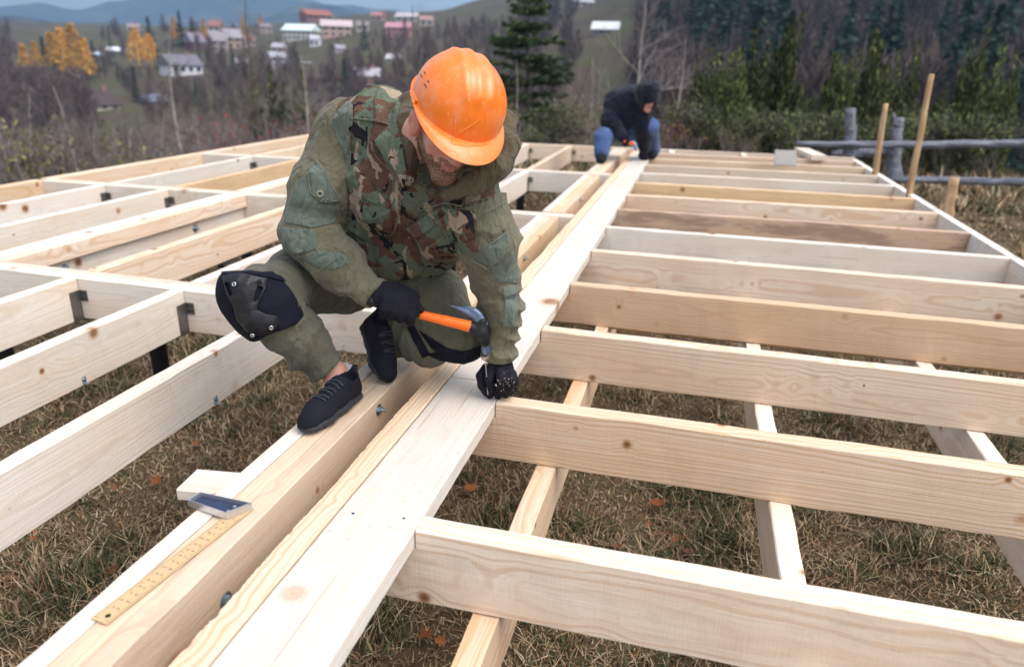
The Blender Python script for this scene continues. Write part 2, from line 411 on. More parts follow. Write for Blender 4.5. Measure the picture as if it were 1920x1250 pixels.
# loose pieces
ob = board('board_offcut', (-1.106, 1.280, -.012), (-.994, 1.292, -.01), .095, .03, W_WHITE)
tag(ob, 'short pale board stub poking out left of the triple beam beside the square', 'board')
ob = board('board_offcut', (.80, 8.30, .165), (1.02, 8.33, .165), .022, .16, plain('cardboard_grey', (.40, .38, .36), .8, 0, 9, .15), roll=-.35)
tag(ob, 'small greyish board piece leaning on the far joists of the right bay', 'offcut')
ob = board('board_offcut', (1.36, 9.05, .062), (1.26, 9.85, .062), .17, .058, W_CREAM)
tag(ob, 'thick pale board end sticking over the far rim near the fence', 'board')
# ================================================================ TERRAIN
RG = np.array([0, 7, 12, 25, 60, 90, 130, 200, 300, 420, 600, 900, 1500.])
AZ = np.array([-180, -90, -50, -33, -22, -10, 0, 25, 60, 180.])
PR = np.array([
 [-.65, -.65, -.7, -.8, -2, -4, -6, -8, -8, -8, -8, -8, -20],
 [-.65, -.65, -1.6, -5, -12, -15, -14, -9, -1, 6, 12, 12, -20],
 [-.65, -.65, -1.6, -5, -12, -15, -13, -8.5, -1, 6, 12, 14, -20],
 [-.65, -.65, -1.5, -4.5, -11, -13.5, -11, -4.5, 4, 11, 20, 24, -20],
 [-.65, -.65, -1.3, -4, -9.5, -11, -8, 0, 11, 22, 34, 40, -20],
 [-.65, -.65, -1.0, -2.8, -7, -9, -6, 5, 21, 36, 56, 78, 60],
 [-.65, -.65, -.8, -2.6, -7, -9, -1, 17, 46, 84, 136, 190, 190],
 [-.65, -.65, -.75, -2.2, -6, -7, 1, 22, 54, 94, 150, 200, 190],
 [-.65, -.65, -.7, -1, -4, -5, 0, 16, 40, 60, 90, 120, 60],
 [-.65, -.65, -.7, -.8, -2, -4, -6, -8, -8, -8, -8, -8, -20]])
def _sm(t): return t*t*(3-2*t)
def ground(x, y, nz=True):
    r = math.hypot(x, y); a = math.degrees(math.atan2(x, y))
    if x > -5.6 and x < 4 and y < 11 and y > -3: base_flat = True
    else: base_flat = False
    i = max(0, min(len(AZ)-2, int(np.searchsorted(AZ, a)-1))); t = _sm((a-AZ[i])/(AZ[i+1]-AZ[i]))
    z = (1-t)*np.interp(r, RG, PR[i])+t*np.interp(r, RG, PR[i+1])
    # the building plot itself is level
    d = max(-5.8-x, x-9, y-12.5, -4-y, 0); k = _sm(min(1, d/6)); z = -.65*(1-k)+z*k if d < 6 else z
    if nz: z += mnoise.noise(Vector((x*.011, y*.011, 3)))*min(6, r*.018)+mnoise.noise(Vector((x*.05, y*.05, 9)))*min(1.2, r*.008)+mnoise.noise(Vector((x*.9, y*.9, 5)))*.02
    return float(z)
def pxdir(px, py):
    return (cr2*((px-960)/1353.95)+cu2*((625-py)/1353.95)+cf)
def on_ground(px, py, rmin=4):
    d = pxdir(px, py); h = math.hypot(d.x, d.y); t = rmin/h; p0 = None
    while t < 1400/h:
        P = CAM+d*t
        if P.z < ground(P.x, P.y): return P
        t *= 1.012
    return None
def on_z(px, py, z):
    d = pxdir(px, py); return CAM+d*((z-CAM.z)/d.z)
def at_r(px, r):
    """point on the ground at distance r in the direction of column px (near the horizon)"""
    d = pxdir(px, 110); h = math.hypot(d.x, d.y); x, y = d.x/h*r, d.y/h*r
    return Vector((x, y, ground(x, y)))
def build_terrain():
    azs = np.concatenate([np.arange(-180, -60, 6), np.arange(-60, 34, .8), np.arange(34, 180, 6)]); 
    rs = np.concatenate([np.linspace(.3, 14, 34), np.geomspace(15, 1500, 90)])
    V = [(0, 0, ground(0, 0))]
    for r in rs:
        for a in azs:
            x, y = r*math.sin(math.radians(a)), r*math.cos(math.radians(a)); V.append((x, y, ground(x, y)))
    n = len(azs); F = []
    tri = [(0, 1+(j+1) % n, 1+j) for j in range(n)]
    for i in range(len(rs)-1):
        for j in range(n):
            j2 = (j+1) % n; F.append((1+i*n+j, 1+i*n+j2, 1+(i+1)*n+j2, 1+(i+1)*n+j))
    return V, [t for t in tri]+F
q = NB('meadow_soil', .95, .05); P_ = q.co()
g1 = q.noise(P_, .045, 4); g2 = q.noise(P_, 1.3, 5, .6); g3 = q.noise(P_, 22, 4, .7); g4 = q.noise(P_, .4, 3)
gc = q.ramp(g2, [(.3, (.075, .050, .032)), (.5, (.12, .088, .055)), (.70, (.070, .066, .033))])
far = q.ramp(g1, [(.36, (.085, .062, .052)), (.47, (.105, .086, .058)), (.55, (.085, .105, .040)), (.62, (.10, .08, .058)), (.7, (.09, .066, .055))])
far = q.mix(q.rng(g4, .3, .7, 0, .5), far, (.07, .055, .045))
ln = q.vmath('LENGTH', P_); gc = q.mix(q.rng(ln, 9, 30), gc, far)
gc = q.mix(q.rng(g3, .35, .7, 0, .55), gc, (.06, .043, .028))
q.base(gc); q.bump(g3, .6, .02)
TV, TF = build_terrain()
tr = mk('ground', TV, [f[::-1] for f in TF], q.m, smooth=True); tag(tr, 'grassy plot falling away to a wooded valley and hills', kind='structure')
tr.data.flip_normals() if tr.data.polygons[200].normal.z < 0 else None
# distant mountains
def ridge(name, r, samples, mat, depth):
    """samples: (px, py) skyline; solid hill with a back side"""
    pts = []
    xs = np.linspace(samples[0][0], samples[-1][0], 70); ys = np.interp(xs, [s[0] for s in samples], [s[1] for s in samples])
    V = []; F = []; rows = 9
    for k in range(rows):
        t = k/(rows-1)                                     # 0 near foot .. 1 crest .. beyond = back
        for i, (px, py) in enumerate(zip(xs, ys)):
            d = pxdir(px, py); h = math.hypot(d.x, d.y); crest = CAM.z+d.z/h*r
            tt = min(1, t/.7); rr = r-depth*(1-tt) if t <= .7 else r+depth*(t-.7)*2
            z = -25+(crest+25)*(_sm(tt) if t <= .7 else 1-_sm((t-.7)/.3))
            z += mnoise.noise(Vector((px*.02, rr*.004, r*.1)))*crest*.10*(1 if t != .7 else .5)
            V.append((d.x/h*rr, d.y/h*rr, z))
    n = len(xs)
    for k in range(rows-1):
        for i in range(n-1): F.append((k*n+i, k*n+i+1, (k+1)*n+i+1, (k+1)*n+i))
    o = mk(name, V, F, mat, smooth=True); tag(o, kind='structure'); return o
q = NB('far_forest_slope', .95, .05); f1 = q.noise(q.co(), .012, 5, .65)
q.base(q.ramp(f1, [(.35, (.012, .025, .028)), (.5, (.03, .032, .036)), (.62, (.07, .07, .05))])); M_MTN = q.m
ridge('mountain', 1250, [(-260, 10), (-100, 30), (0, 30), (60, 34), (120, 44), (175, 62), (230, 84)], M_MTN, 350)
ridge('mountain', 2700, [(-300, 20), (-60, 8), (80, 10), (150, 16), (260, -6), (330, -30), (420, -42), (520, -20), (640, 8), (760, 22), (860, 30)], M_MTN, 900)
ridge('mountain', 1900, [(430, 60), (500, 32), (545, 16), (590, 1), (620, 4), (680, 30), (740, 50), (800, 60)], M_MTN, 500)
# haze
V, F = boxg(-3000, 3000, -60, 4200, -32, 330)
q = bpy.data.materials.new('valley_air'); q.use_nodes = True; q.node_tree.nodes.clear()
vo = q.node_tree.nodes.new('ShaderNodeVolumePrincipled'); vo.inputs['Density'].default_value = .00035; vo.inputs['Color'].default_value = (.42, .66, 1, 1)
vo.inputs['Anisotropy'].default_value = .1
oo = q.node_tree.nodes.new('ShaderNodeOutputMaterial'); q.node_tree.links.new(vo.outputs[0], oo.inputs['Volume'])
hz = mk('haze', V, F, q); tag(hz, kind='stuff'); hz.display_type = 'WIRE'
# ================================================================ PLANTS
def leafmat(name, cols, rough=.75, trans=.25):
    q = NB(name, rough, .15)
    a = q.n('Attribute'); a.attribute_name = 'tint'; s = q.n('SeparateColor'); q.l(a.outputs['Color'], s.inputs[0])
    oi = q.n('ObjectInfo')
    c = q.ramp(s.outputs[0], [(i/(len(cols)-1), c_) for i, c_ in enumerate(cols)])
    h = q.n('HueSaturation'); q.l(c, h.inputs['Color']); q.l(q.rng(oi.outputs['Random'], 0, 1, .7, 1.35), h.inputs['Value'])
    q.base(h.outputs[0]); return q.m
M_BARK = plain('bark_grey_brown', (.12, .095, .08), .9, 0, 6, .5, .5, 40, bdist=.01)
M_BIRCH = plain('bark_pale', (.34, .31, .28), .85, 0, 5, .5)
M_TWIG = leafmat('twigs_brown', [(.075, .05, .045), (.12, .085, .075), (.17, .13, .11)])
M_TWIGG = leafmat('twigs_grey', [(.13, .11, .11), (.20, .17, .17), (.27, .23, .22)])
M_SPR = leafmat('needles_spruce', [(.025, .045, .022), (.045, .07, .03), (.085, .11, .045)])
M_JUN = leafmat('needles_juniper', [(.018, .030, .013), (.06, .08, .028), (.21, .23, .08)])
M_LAR = leafmat('needles_larch', [(.50, .23, .03), (.66, .34, .05), (.80, .48, .10)])
M_OLV = leafmat('leaves_olive', [(.06, .06, .03), (.13, .12, .05), (.26, .22, .09)])
M_RUST = leafmat('leaves_rust', [(.20, .07, .04), (.30, .13, .06), (.36, .20, .09)])
M_FARC = leafmat('forest_conifer', [(.012, .026, .020), (.024, .044, .030), (.04, .062, .036)])
M_FARB = leafmat('forest_bare', [(.06, .042, .040), (.10, .072, .066), (.18, .135, .115)])
def tube(P, R, n=5):
    """P (m,3), R (m) -> V,F quads"""
    P = np.asarray(P, float); m = len(P); V = np.zeros((m, n, 3)); 
    for i in range(m):
        d = P[min(i+1, m-1)]-P[max(i-1, 0)]; d /= np.linalg.norm(d)+1e-9
        a = np.array([1., 0, 0]) if abs(d[0]) < .8 else np.array([0, 1., 0]); u = np.cross(d, a); u /= np.linalg.norm(u); v = np.cross(d, u)
        th = np.arange(n)*2*PI/n
        V[i] = P[i]+R[i]*(np.cos(th)[:, None]*u+np.sin(th)[:, None]*v)
    F = []
    for i in range(m-1):
        for k in range(n): F.append((i*n+k, i*n+(k+1) % n, (i+1)*n+(k+1) % n, (i+1)*n+k))
    return V.reshape(-1, 3), np.array(F)
class Acc:
    def __init__(s): s.V = []; s.F = []; s.n = 0; s.T = []
    def add(s, V, F, t=None):
        s.V.append(V); s.F.append(np.asarray(F)+s.n); s.n += len(V); s.T.append(np.full(len(V), .5) if t is None else t)
    def data(s):
        T = np.concatenate(s.T); return np.concatenate(s.V), np.concatenate(s.F), np.repeat(T[:, None], 3, 1)
def grow(rs, P, d, L, R, depth, tr, tw, up=.15, spread=.7, kids=(3, 5)):
    m = 4 if depth > 1 else 3; pts = [P]; dd = d.copy()
    for i in range(m):
        dd = dd+rs.normal(0, .13, 3)+np.array([0, 0, up*.3]); dd /= np.linalg.norm(dd); pts.append(pts[-1]+dd*L/m)
    rr = np.linspace(R, R*.45, m+1)
    acc = tr if depth >= 3 else tw
    V, F = tube(pts, rr, 6 if depth >= 3 else 3); acc.add(V, F, np.full(len(V), rs.rand()))
    if depth == 0: return
    for k in range(rs.randint(kids[0], kids[1]+1)):
        t = rs.uniform(.3, 1); i = min(m-1, int(t*m)); Q = pts[i]+(pts[i+1]-pts[i])*(t*m-i)
        e = rs.normal(0, 1, 3); e -= e@dd*dd; e /= np.linalg.norm(e); nd = dd*(1-spread*.5)+e*spread+np.array([0, 0, up]); nd /= np.linalg.norm(nd)
        grow(rs, Q, nd, L*rs.uniform(.45, .7), R*.45, depth-1, tr, tw, up, spread, kids)
def proto(name, parts):
    """list of (name, V, F, tint, mat); meshes only, kept for copying"""
    out = []
    for nm, V, F, T, m in parts:
        o = npmesh(nm, V, F, m, colr=T, smooth=False); out.append((nm, o.data)); bpy.data.objects.remove(o)
    return out
def bare_tree(seed, h=6, trunk=None, twig=None, leaves=None, up=.15, spread=.7, depth=3, base=.25, kids=(4, 6), lsize=.05, nleaf=150):
    rs = np.random.RandomState(seed); tr, tw = Acc(), Acc()
    # main stem
    m = 9; pts = [np.zeros(3)]; d = np.array([rs.normal(0, .04), rs.normal(0, .04), 1.])
    for i in range(m):
        d = d+np.append(rs.normal(0, .06, 2), 0); d[2] = 1; pts.append(pts[-1]+d/np.linalg.norm(d)*h/m)
    R = h*.012
    V, F = tube(pts, np.linspace(R, R*.12, m+1), 7); tr.add(V, F)
    nb = int(13+h)
    for k in range(nb):
        t = base+(1-base)*(k+rs.rand())/nb; i = min(m-1, int(t*m)); Q = pts[i]+(pts[i+1]-pts[i])*(t*m-i)
        a = rs.uniform(0, 2*PI); nd = np.array([math.cos(a), math.sin(a), rs.uniform(.3, 1.1)]); nd /= np.linalg.norm(nd)
        grow(rs, Q, nd, h*.34*(1.15-t), R*.42*(1.1-t), depth-1, tr, tw, up, spread, kids)
    parts = [('trunk', *tr.data(), trunk or M_BARK), ('crown', *tw.data(), twig or M_TWIG)]
    if leaves:
        W_ = parts[1][1]; idx = rs.randint(0, len(W_), nleaf); C = W_[idx]
        Vl, Fl, Tl = cards(rs, C, lsize, .8); parts.append(('leaves', Vl, Fl, Tl, leaves))
    return parts
def cards(rs, C, size, var=.5, stretch=1.0, axis=None):
    """one small bent triangle pair (quad) at each centre"""
    n = len(C); a = rs.normal(0, 1, (n, 3)); a /= np.linalg.norm(a, axis=1)[:, None]
    if axis is not None: a = a*.55+axis; a /= np.linalg.norm(a, axis=1)[:, None]
    b = rs.normal(0, 1, (n, 3)); b -= (b*a).sum(1)[:, None]*a; b /= np.linalg.norm(b, axis=1)[:, None]
    s = size*(1+rs.uniform(-var, var, n))[:, None]
    V = np.stack([C-a*s*stretch, C+b*s*.5, C+a*s*stretch, C-b*s*.5], 1).reshape(-1, 3)
    F = np.arange(n*4).reshape(n, 4); T = np.repeat(rs.rand(n), 4)
    return V, F, np.repeat(T[:, None], 3, 1)
def spruce(seed, h=8, w=2.0, droop=.25, dens=1.0, mat=None, levels=26, bare=.08, cs=.10):
    rs = np.random.RandomState(seed); tr = Acc(); V, F = tube([[0, 0, 0], [0, 0, h*.5], [0, 0, h]], [h*.014, h*.008, .005], 7); tr.add(V, F)
    C = []; A = []
    for i in range(levels):
        t = bare+(1-bare)*(i+rs.rand())/levels; L = w*.5*(1-t)**.8*rs.uniform(.7, 1.2)+.05
        nb = rs.randint(5, 8)
        for k in range(nb):
            a = rs.uniform(0, 2*PI); n = max(3, int(L*14*dens)); s = np.linspace(.1, 1, n)+rs.normal(0, .02, n)
            lift = rs.uniform(.0, .25)
            rad = s*L*rs.uniform(.75, 1.1); z = t*h+rad*lift-droop*rad**1.5*1.0+ (s**4)*L*.12
            ca, sa = math.cos(a), math.sin(a)
            for rep in range(3):
                lat = rs.normal(0, .10*L, n)*(1.1-s)
                C.append(np.stack([rad*ca-lat*sa, rad*sa+lat*ca, z+rs.normal(0, .03, n)-abs(lat)*.3], 1)); A.append(np.tile([ca*.8, sa*.8, -.15], (n, 1)))
            pt = np.array([[0, 0, t*h], [L*.5*ca, L*.5*sa, t*h+L*.5*lift-droop*(L*.5)**1.5], [L*.95*ca, L*.95*sa, t*h+L*lift-droop*L**1.5]])
            V, F = tube(pt, [h*.003, h*.002, .003], 3); tr.add(V, F)
    C = np.concatenate(C); A = np.concatenate(A); V, F, T = cards(rs, C, cs, .5, 1.2, A)
    return [('trunk', *tr.data(), M_BARK), ('crown', V, F, T, mat or M_SPR)]
def columnar(seed, h=3, w=1.2, n=5000, mat=None, lean=0, cs=.042):
    """juniper: many upright sprays, ragged outline and gaps"""
    rs = np.random.RandomState(seed); tr = Acc(); C = []; A = []
    ns = int(34*w/1.2*h/3)+10
    for i in range(ns):
        a = rs.uniform(0, 2*PI); b = rs.uniform(0, 1)**.6*w*.36; top = h*(1-1.05*(b/(w*.5))**.9)*rs.uniform(.8, 1.06)+.12*h; z0 = rs.uniform(.02, .3)*h
        out = rs.uniform(.02, .20); m = int(n/ns); s = rs.uniform(0, 1, m)**.8
        wd = .13*w*(1-s*.8)+.015; r = b+out*s*(top-z0)*.35
        C.append(np.stack([r*math.cos(a)+rs.normal(0, 1, m)*wd*.6, r*math.sin(a)+rs.normal(0, 1, m)*wd*.6, z0+s*(top-z0)], 1)); A.append(np.tile([.3*math.cos(a), .3*math.sin(a), 1.1], (m, 1)))
        V, F = tube([[b*.3*math.cos(a), b*.3*math.sin(a), 0], [b*math.cos(a), b*math.sin(a), z0], [r.max()*math.cos(a), r.max()*math.sin(a), top]], [.02, .015, .003], 3); tr.add(V, F)
    C = np.concatenate(C); A = np.concatenate(A); V, F, T = cards(rs, C, cs, .5, 1.3, A)
    return [('trunk', *tr.data(), M_BARK), ('crown', V, F, T, mat or M_JUN)]
def bush(seed, h=1.6, w=1.6, nleaf=900, mat=None, twig=None, lsize=.04):
    rs = np.random.RandomState(seed); tr, tw = Acc(), Acc()
    for k in range(9):
        a = rs.uniform(0, 2*PI); d = np.array([math.cos(a)*.45, math.sin(a)*.45, 1]); d /= np.linalg.norm(d)
        grow(rs, np.array([math.cos(a)*.1, math.sin(a)*.1, 0.]), d, h*.7, .016*h, 2, tr, tw, .12, .6, (4, 6))
    V, F, T = tw.data(); parts = [('stems', V, F, T, twig or M_TWIGG)]
    if nleaf:
        C = V[rs.randint(0, len(V), nleaf)]+rs.normal(0, .05, (nleaf, 3)); Vl, Fl, Tl = cards(rs, C, lsize, .5); parts.append(('leaves', Vl, Fl, Tl, mat or M_OLV))
    return parts
def far_tree(seed, kind, h=1):
    rs = np.random.RandomState(seed); a = Acc()
    if kind == 'conifer':
        n = 330; t = rs.uniform(0, 1, n)**1.35; r = (1-t)*.17*np.sqrt(rs.uniform(.1, 1, n))*(.8+.3*np.sin(t*40)); th = rs.uniform(0, 2*PI, n)
        C = np.stack([r*np.cos(th), r*np.sin(th), .06+t*.94], 1); V, F, T = cards(rs, C, .030, .4, 1.1, np.stack([np.cos(th), np.sin(th), -.3+0*th], 1)); 
    elif kind == 'larch':
        n = 620; t = rs.uniform(0, 1, n); r = (np.clip(1.12-t, 0, 1)**.8)*.16*(t>.0)*np.sqrt(rs.uniform(.1, 1, n)); th = rs.uniform(0, 2*PI, n)
        C = np.stack([r*np.cos(th), r*np.sin(th), .22+t*.78], 1); V, F, T = cards(rs, C, .023, .5)
    else:
        # bare crown: many thin upright strands fanning from the stem
        n = 210; th = rs.uniform(0, 2*PI, n); z0 = rs.uniform(.12, .8, n); L_ = rs.uniform(.10, .30, n)*(1.1-z0); r0 = rs.uniform(0, .10, n)*(1-z0*.6); tilt = rs.uniform(.1, .75, n)
        A_ = np.stack([r0*np.cos(th), r0*np.sin(th), z0], 1); B_ = A_+np.stack([np.cos(th)*tilt, np.sin(th)*tilt, np.ones(n)], 1)*L_[:, None]; t2 = rs.uniform(0, 2*PI, n); w_ = np.stack([np.cos(t2), np.sin(t2), 0*t2], 1)*.0052
        V = np.stack([A_-w_, A_+w_, B_+w_*.5, B_-w_*.5], 1).reshape(-1, 3); F = np.arange(n*4).reshape(n, 4); T = np.repeat(np.repeat(rs.rand(n), 4)[:, None], 3, 1)
    a.add(V, F, T[:, 0])
    V, F = tube([[0, 0, -.05], [0, 0, .5], [0, 0, .95]], [.012, .009, .003], 4); a.add(V, F, np.full(len(V), .9))
    V, F, T = a.data(); return V, F, T
def plant(parts, name, P, s=1.0, rz=0, label=None, cat='tree', group=None, sz=None):
    r = empty(name, P); r.rotation_euler[2] = rz; r.scale = (s, s, sz or s); tag(r, label, cat, group)
    for nm, me in parts:
        o = bpy.data.objects.new(nm, me); col.objects.link(o); o.parent = r
    return r
# ================================================================ PLACING THE PLANTS
JUN = [proto('j', columnar(50+i, 3, w_, 8500)) for i, w_ in enumerate((1.1, 1.5, 1.25))]
BIGJ = proto('j', columnar(60, 3, 2.5, 17000))
def topz(px, py, r):
    d = pxdir(px, py); return CAM.z+d.z/math.hypot(d.x, d.y)*r
jl = [(1372, 112, 14.5, 1, 'wide olive green juniper right of the hooded worker'), (1478, 62, 15.5, 2, 'tall pointed juniper, second from the hooded worker'),
      (1583, 84, 16, 0, 'slender dark juniper left of the grey fence post'), (1640, 88, 16.5, 2, 'narrow spiky juniper above the grey fence post'),
      (1713, 150, 17, 1, 'low broad juniper behind the short stick'), (1832, 125, 17, 1, 'dark juniper right of the long leaning stick'),
      (1905, 160, 15, 1, 'dark juniper at the right edge of the picture'), (1530, 165, 14, 0, 'short juniper between two taller ones'),
      (1780, 190, 18, 2, 'short juniper behind the top of the fence rail')]
for i, (px, py, r, v, lab) in enumerate(jl):
    P = at_r(px, r); h = topz(px, py, r)-P.z
    P.z -= .1; plant(JUN[v] if i else BIGJ, 'juniper_tree', P, h/3*.95 if i else h/3, rnd.random()*6, lab, 'juniper', 'junipers behind the fence', sz=h/3*1.22)
jx = [(1325, 150, 17, 1), (1420, 130, 18, 1), (1600, 170, 19, 1), (1675, 170, 20, 1), (1870, 160, 20, 1)]
for i, (px, py, r, v) in enumerate(jx):
    P = at_r(px, r); h = topz(px, py, r)-P.z
    plant(JUN[v], 'juniper_tree', P, h/3*1.25, rnd.random()*6, 'dark juniper half hidden in the row behind the fence', 'juniper', 'half hidden junipers', sz=h/3*1.2)
SP = proto('s', spruce(5, 8, 6.4, .15, 1.1, None, 26, .1, .11))
P = at_r(990, 20); h = topz(990, -75, 20)-P.z
plant(SP, 'spruce_tree', P, h/8*.95, 1, 'tall spruce with drooping branches right of the orange helmet', 'spruce', sz=h/8)
BT = [proto('b', bare_tree(s, 6, M_BARK if s % 2 else M_BIRCH, M_TWIGG if s % 3 else M_TWIG, base=.22, kids=(3, 5))) for s in (21, 22, 23, 24, 25)]
BG = proto('b', bare_tree(31, 7, M_BIRCH, M_TWIGG, base=.2, kids=(5, 6)))
P = at_r(1195, 17); h = topz(1228, -60, 17)-P.z
o = plant(BG, 'bare_tree', P, h/7, 1, 'leafless pale trunked tree rising behind the hooded worker', 'tree'); o.rotation_euler[1] = .06
mid = [(1270, 60, 19, 1, 'leafless grey tree right of the hooded worker'), (1105, 95, 20, 3, 'leafless twiggy tree left of the hooded worker'), (1065, 85, 24, 0, 'leafless tree between spruce and hooded worker'),
       (905, 20, 24, 2, 'thin leafless tree above the orange helmet'), (830, 5, 27, 4, 'thin leafless tree up left of the orange helmet'), (860, 70, 18, 1, 'leafless shrubby tree behind the orange helmet'),
       (960, 110, 16, 3, 'leafless shrubby tree right of the orange helmet'), (1330, 90, 24, 0, 'leafless tree behind the wide juniper'),
       (425, 10, 30, 0, 'slender bare tree with dark stem left of the camouflage jacket'), (470, -5, 34, 2, 'slender bare tree between village and jacket'), (340, 60, 40, 3, 'bare tree in front of the white village house'),
       (560, 95, 26, 1, 'bare tree close to the left shoulder of the near worker'), (520, 60, 38, 4, 'thin bare tree below the white roofed house')]
for px, py, r, v, lab in mid:
    P = at_r(px, r); h = topz(px, py, r)-P.z; plant(BT[v], 'bare_tree', P, h/6, rnd.random()*6, lab, 'tree', 'leafless trees beyond the frame')
BU = [proto('u', bush(70, 1.8, 1.8, 1300, M_OLV)), proto('u', bush(71, 1.6, 1.9, 500, M_RUST)), proto('u', bush(72, 2, 1.8, 0, None, M_TWIG)), proto('u', bush(73, 1.8, 2, 2600, M_JUN, lsize=.045))]
bl = [(1040, 205, 13, 3, 1), (1085, 190, 15, 0, 1), (965, 200, 14, 0, 1), (1000, 225, 12.5, 3, .8), (1290, 215, 13, 1, 1), (1265, 190, 14, 0, 1), (1330, 200, 13, 3, 1), (1450, 210, 13.5, 3, 1), (1500, 215, 13, 3, 1), (1560, 215, 13.5, 3, 1),
      (1620, 220, 14, 3, 1), (1690, 225, 13.5, 3, 1), (1750, 215, 14, 3, 1), (1820, 225, 14, 3, 1), (1890, 220, 14, 3, 1), (1235, 230, 12, 1, .8), (1400, 225, 12.5, 0, .8), (930, 215, 15, 0, 1), (880, 200, 18, 1, 1)]
for i, (px, py, r, v, s) in enumerate(bl):
    P = at_r(px, r); h = max(.6, topz(px, py, r)-P.z); plant(BU[v], 'shrub', P, h/1.8*s, rnd.random()*6, ('leafy green shrub' if v == 3 else 'thin olive leaved shrub' if v == 0 else 'rusty leaved shrub')+' in the undergrowth past the frame', 'shrub', ('leafy green shrubs' if v == 3 else 'thin olive shrubs' if v == 0 else 'rusty shrubs')+' past the frame')
# thicket down the slope on the left (things one can tell apart) and the mass between
REDB = proto('u', bush(75, 1.7, 1.7, 170, leafmat('berries_red', [(.30, .02, .02), (.42, .04, .03), (.5, .08, .04)]), M_TWIGG, .035))
for px, py in ((430, 225), (470, 232), (505, 228), (545, 222), (410, 240), (575, 215)):
    P = at_r(px, 15+rnd.random()*4); plant(REDB, 'shrub', P, max(.5, topz(px, py, P.xy.length)-P.z)/1.7, rnd.random()*6, 'shrub with red berries left of the near worker', 'shrub', 'red berry shrubs')
rs_ = random.Random(4)
n_ = 0
for k in range(150):
    px = rs_.uniform(-60, 760); r = rs_.uniform(17, 75); P = at_r(px, r)
    top = rs_.uniform(195, 262)-(40 if px < 130 else 0)+max(0, (px-450)*.06); h = topz(px, top, r)-P.z
    if h < 1.2: h = 1.2+rs_.random()
    h = min(h, 9)
    v = rs_.choice([0, 1, 2, 3, 4, 5, 6])
    if v < 5: plant(BT[v], 'bare_tree', P, h/6, rs_.random()*6, 'bare brown tree in the thicket down the left slope', 'tree', 'bare trees in the thicket down the left slope')
    else: plant(BU[2 if v == 5 else 0], 'shrub', P, h/1.9*.8, rs_.random()*6, 'brown shrub in the thicket down the left slope' if v == 5 else 'olive shrub in the thicket down the left slope', 'shrub', 'brown thicket shrubs' if v == 5 else 'olive thicket shrubs')
for px, py, r in ((505, 165, 30), (565, 170, 32), (478, 175, 36)):
    P = at_r(px, r); h = topz(px, py, r)-P.z; plant(JUN[1], 'juniper_tree', P, h/3, px, 'dark round evergreen on the tan slope left of the near worker', 'evergreen', 'evergreens on the left slope')
# --- far trees, shared low meshes
FT = {}
for kind, m in (('conifer', M_FARC), ('larch', M_LAR), ('bare', M_FARB)):
    FT[kind] = []
    for s in range(4):
        V, F, T = far_tree(90+s, kind); o = npmesh('far', V, F, m, colr=T); FT[kind].append(o.data); bpy.data.objects.remove(o)
FTR = far_tree(97, 'bare')
def far_at(P, kind, h, wd=1.0, label=None, group=None):
    nm = {'conifer': 'fir_tree', 'larch': 'larch_tree', 'bare': 'bare_tree'}[kind]
    o = bpy.data.objects.new(nm, rnd.choice(FT[kind])); col.objects.link(o); o.location = P-Vector((0, 0, .03*h)); o.scale = (h*wd, h*wd, h); o.rotation_euler[2] = rnd.random()*6
    tag(o, label, {'conifer': 'fir', 'larch': 'larch', 'bare': 'tree'}[kind], group); return o
def far_px(px, ytop, ybase, kind, wd=1.0, label=None, group=None):
    P = on_ground(px, ybase)
    if P is None: return
    r = P.xy.length; far_at(P, kind, topz(px, ytop, r)-P.z, wd, label, group)
LG = 'yellow larches on the village side'
for px, a, b in ((108, 58, 150), (128, 50, 155), (150, 42, 160), (168, 70, 155), (52, 80, 145), (76, 76, 150)):
    far_px(px, a, b, 'larch', 1.5, 'golden larch in the clump at the far left', 'golden larches at the far left')
for px, a, b, lab in ((262, 52, 128, 'broad golden larch left of the dark fir'), (285, 62, 125, 'golden larch leaning out beside the broad one'), (330, 30, 85, 'small golden larch left of the tall dark fir'), (385, 35, 85, 'golden larch above the dark red house'), (458, 30, 72, 'small orange larch above the gabled houses'), (490, 28, 62, 'smallest orange larch near the white roofed house')):
    far_px(px, a, b, 'larch', 1.9 if px < 300 else 1.3, lab, LG)
for px, a, b, lab in ((342, 20, 90, 'tall dark fir between golden larches'), (285, 30, 100, 'dark fir behind the broad larch'), (90, 68, 140, 'dark fir in the golden clump'), (180, 75, 135, 'dark fir right of the golden clump'), (300, 88, 133, 'dark fir at the foot of the broad larch'), (318, 72, 100, 'little green fir above the white house'), (235, 132, 165, 'small green fir near the road'), (683, 38, 95, 'blue green fir in the village meadow'), (660, 118, 150, 'small fir left of the wooden house'), (375, 90, 118, 'dark fir beside the white house')):
    far_px(px, a, b, 'conifer', 1.5, lab, 'dark firs on the village side')
# bare trees through the village
for k in range(190):
    px = rs_.uniform(-40, 1000); yb = rs_.uniform(62, 215)
    P = on_ground(px, yb)
    if P is None or P.xy.length < 60: continue
    # keep the meadows and the fronts of the houses clear
    if (430 < px < 720 and 88 < yb < 140) or (140 < px < 240 and 165 < yb < 225) or (310 < px < 390 and 100 < yb < 165) or (500 < px < 790 and 50 < yb < 90): continue
    hh = rs_.uniform(5, 11)
    if 35 < px < 192 or 235 < px < 305:
        lim = (yb-(128 if px < 192 else 122))*P.xy.length/1353.95
        if lim < 2: continue
        hh = min(hh, lim)
    far_at(P, 'bare' if rs_.random() < .86 else 'conifer', hh, rs_.uniform(.9, 1.3), 'small bare tree among the village plots', 'bare trees among the village plots')
for o in [o for o in bpy.data.objects if o.get('label') == 'small bare tree among the village plots' and o.name.startswith('fir')]:
    o['label'] = 'small dark fir among the village plots'; o['group'] = 'small firs among the village plots'
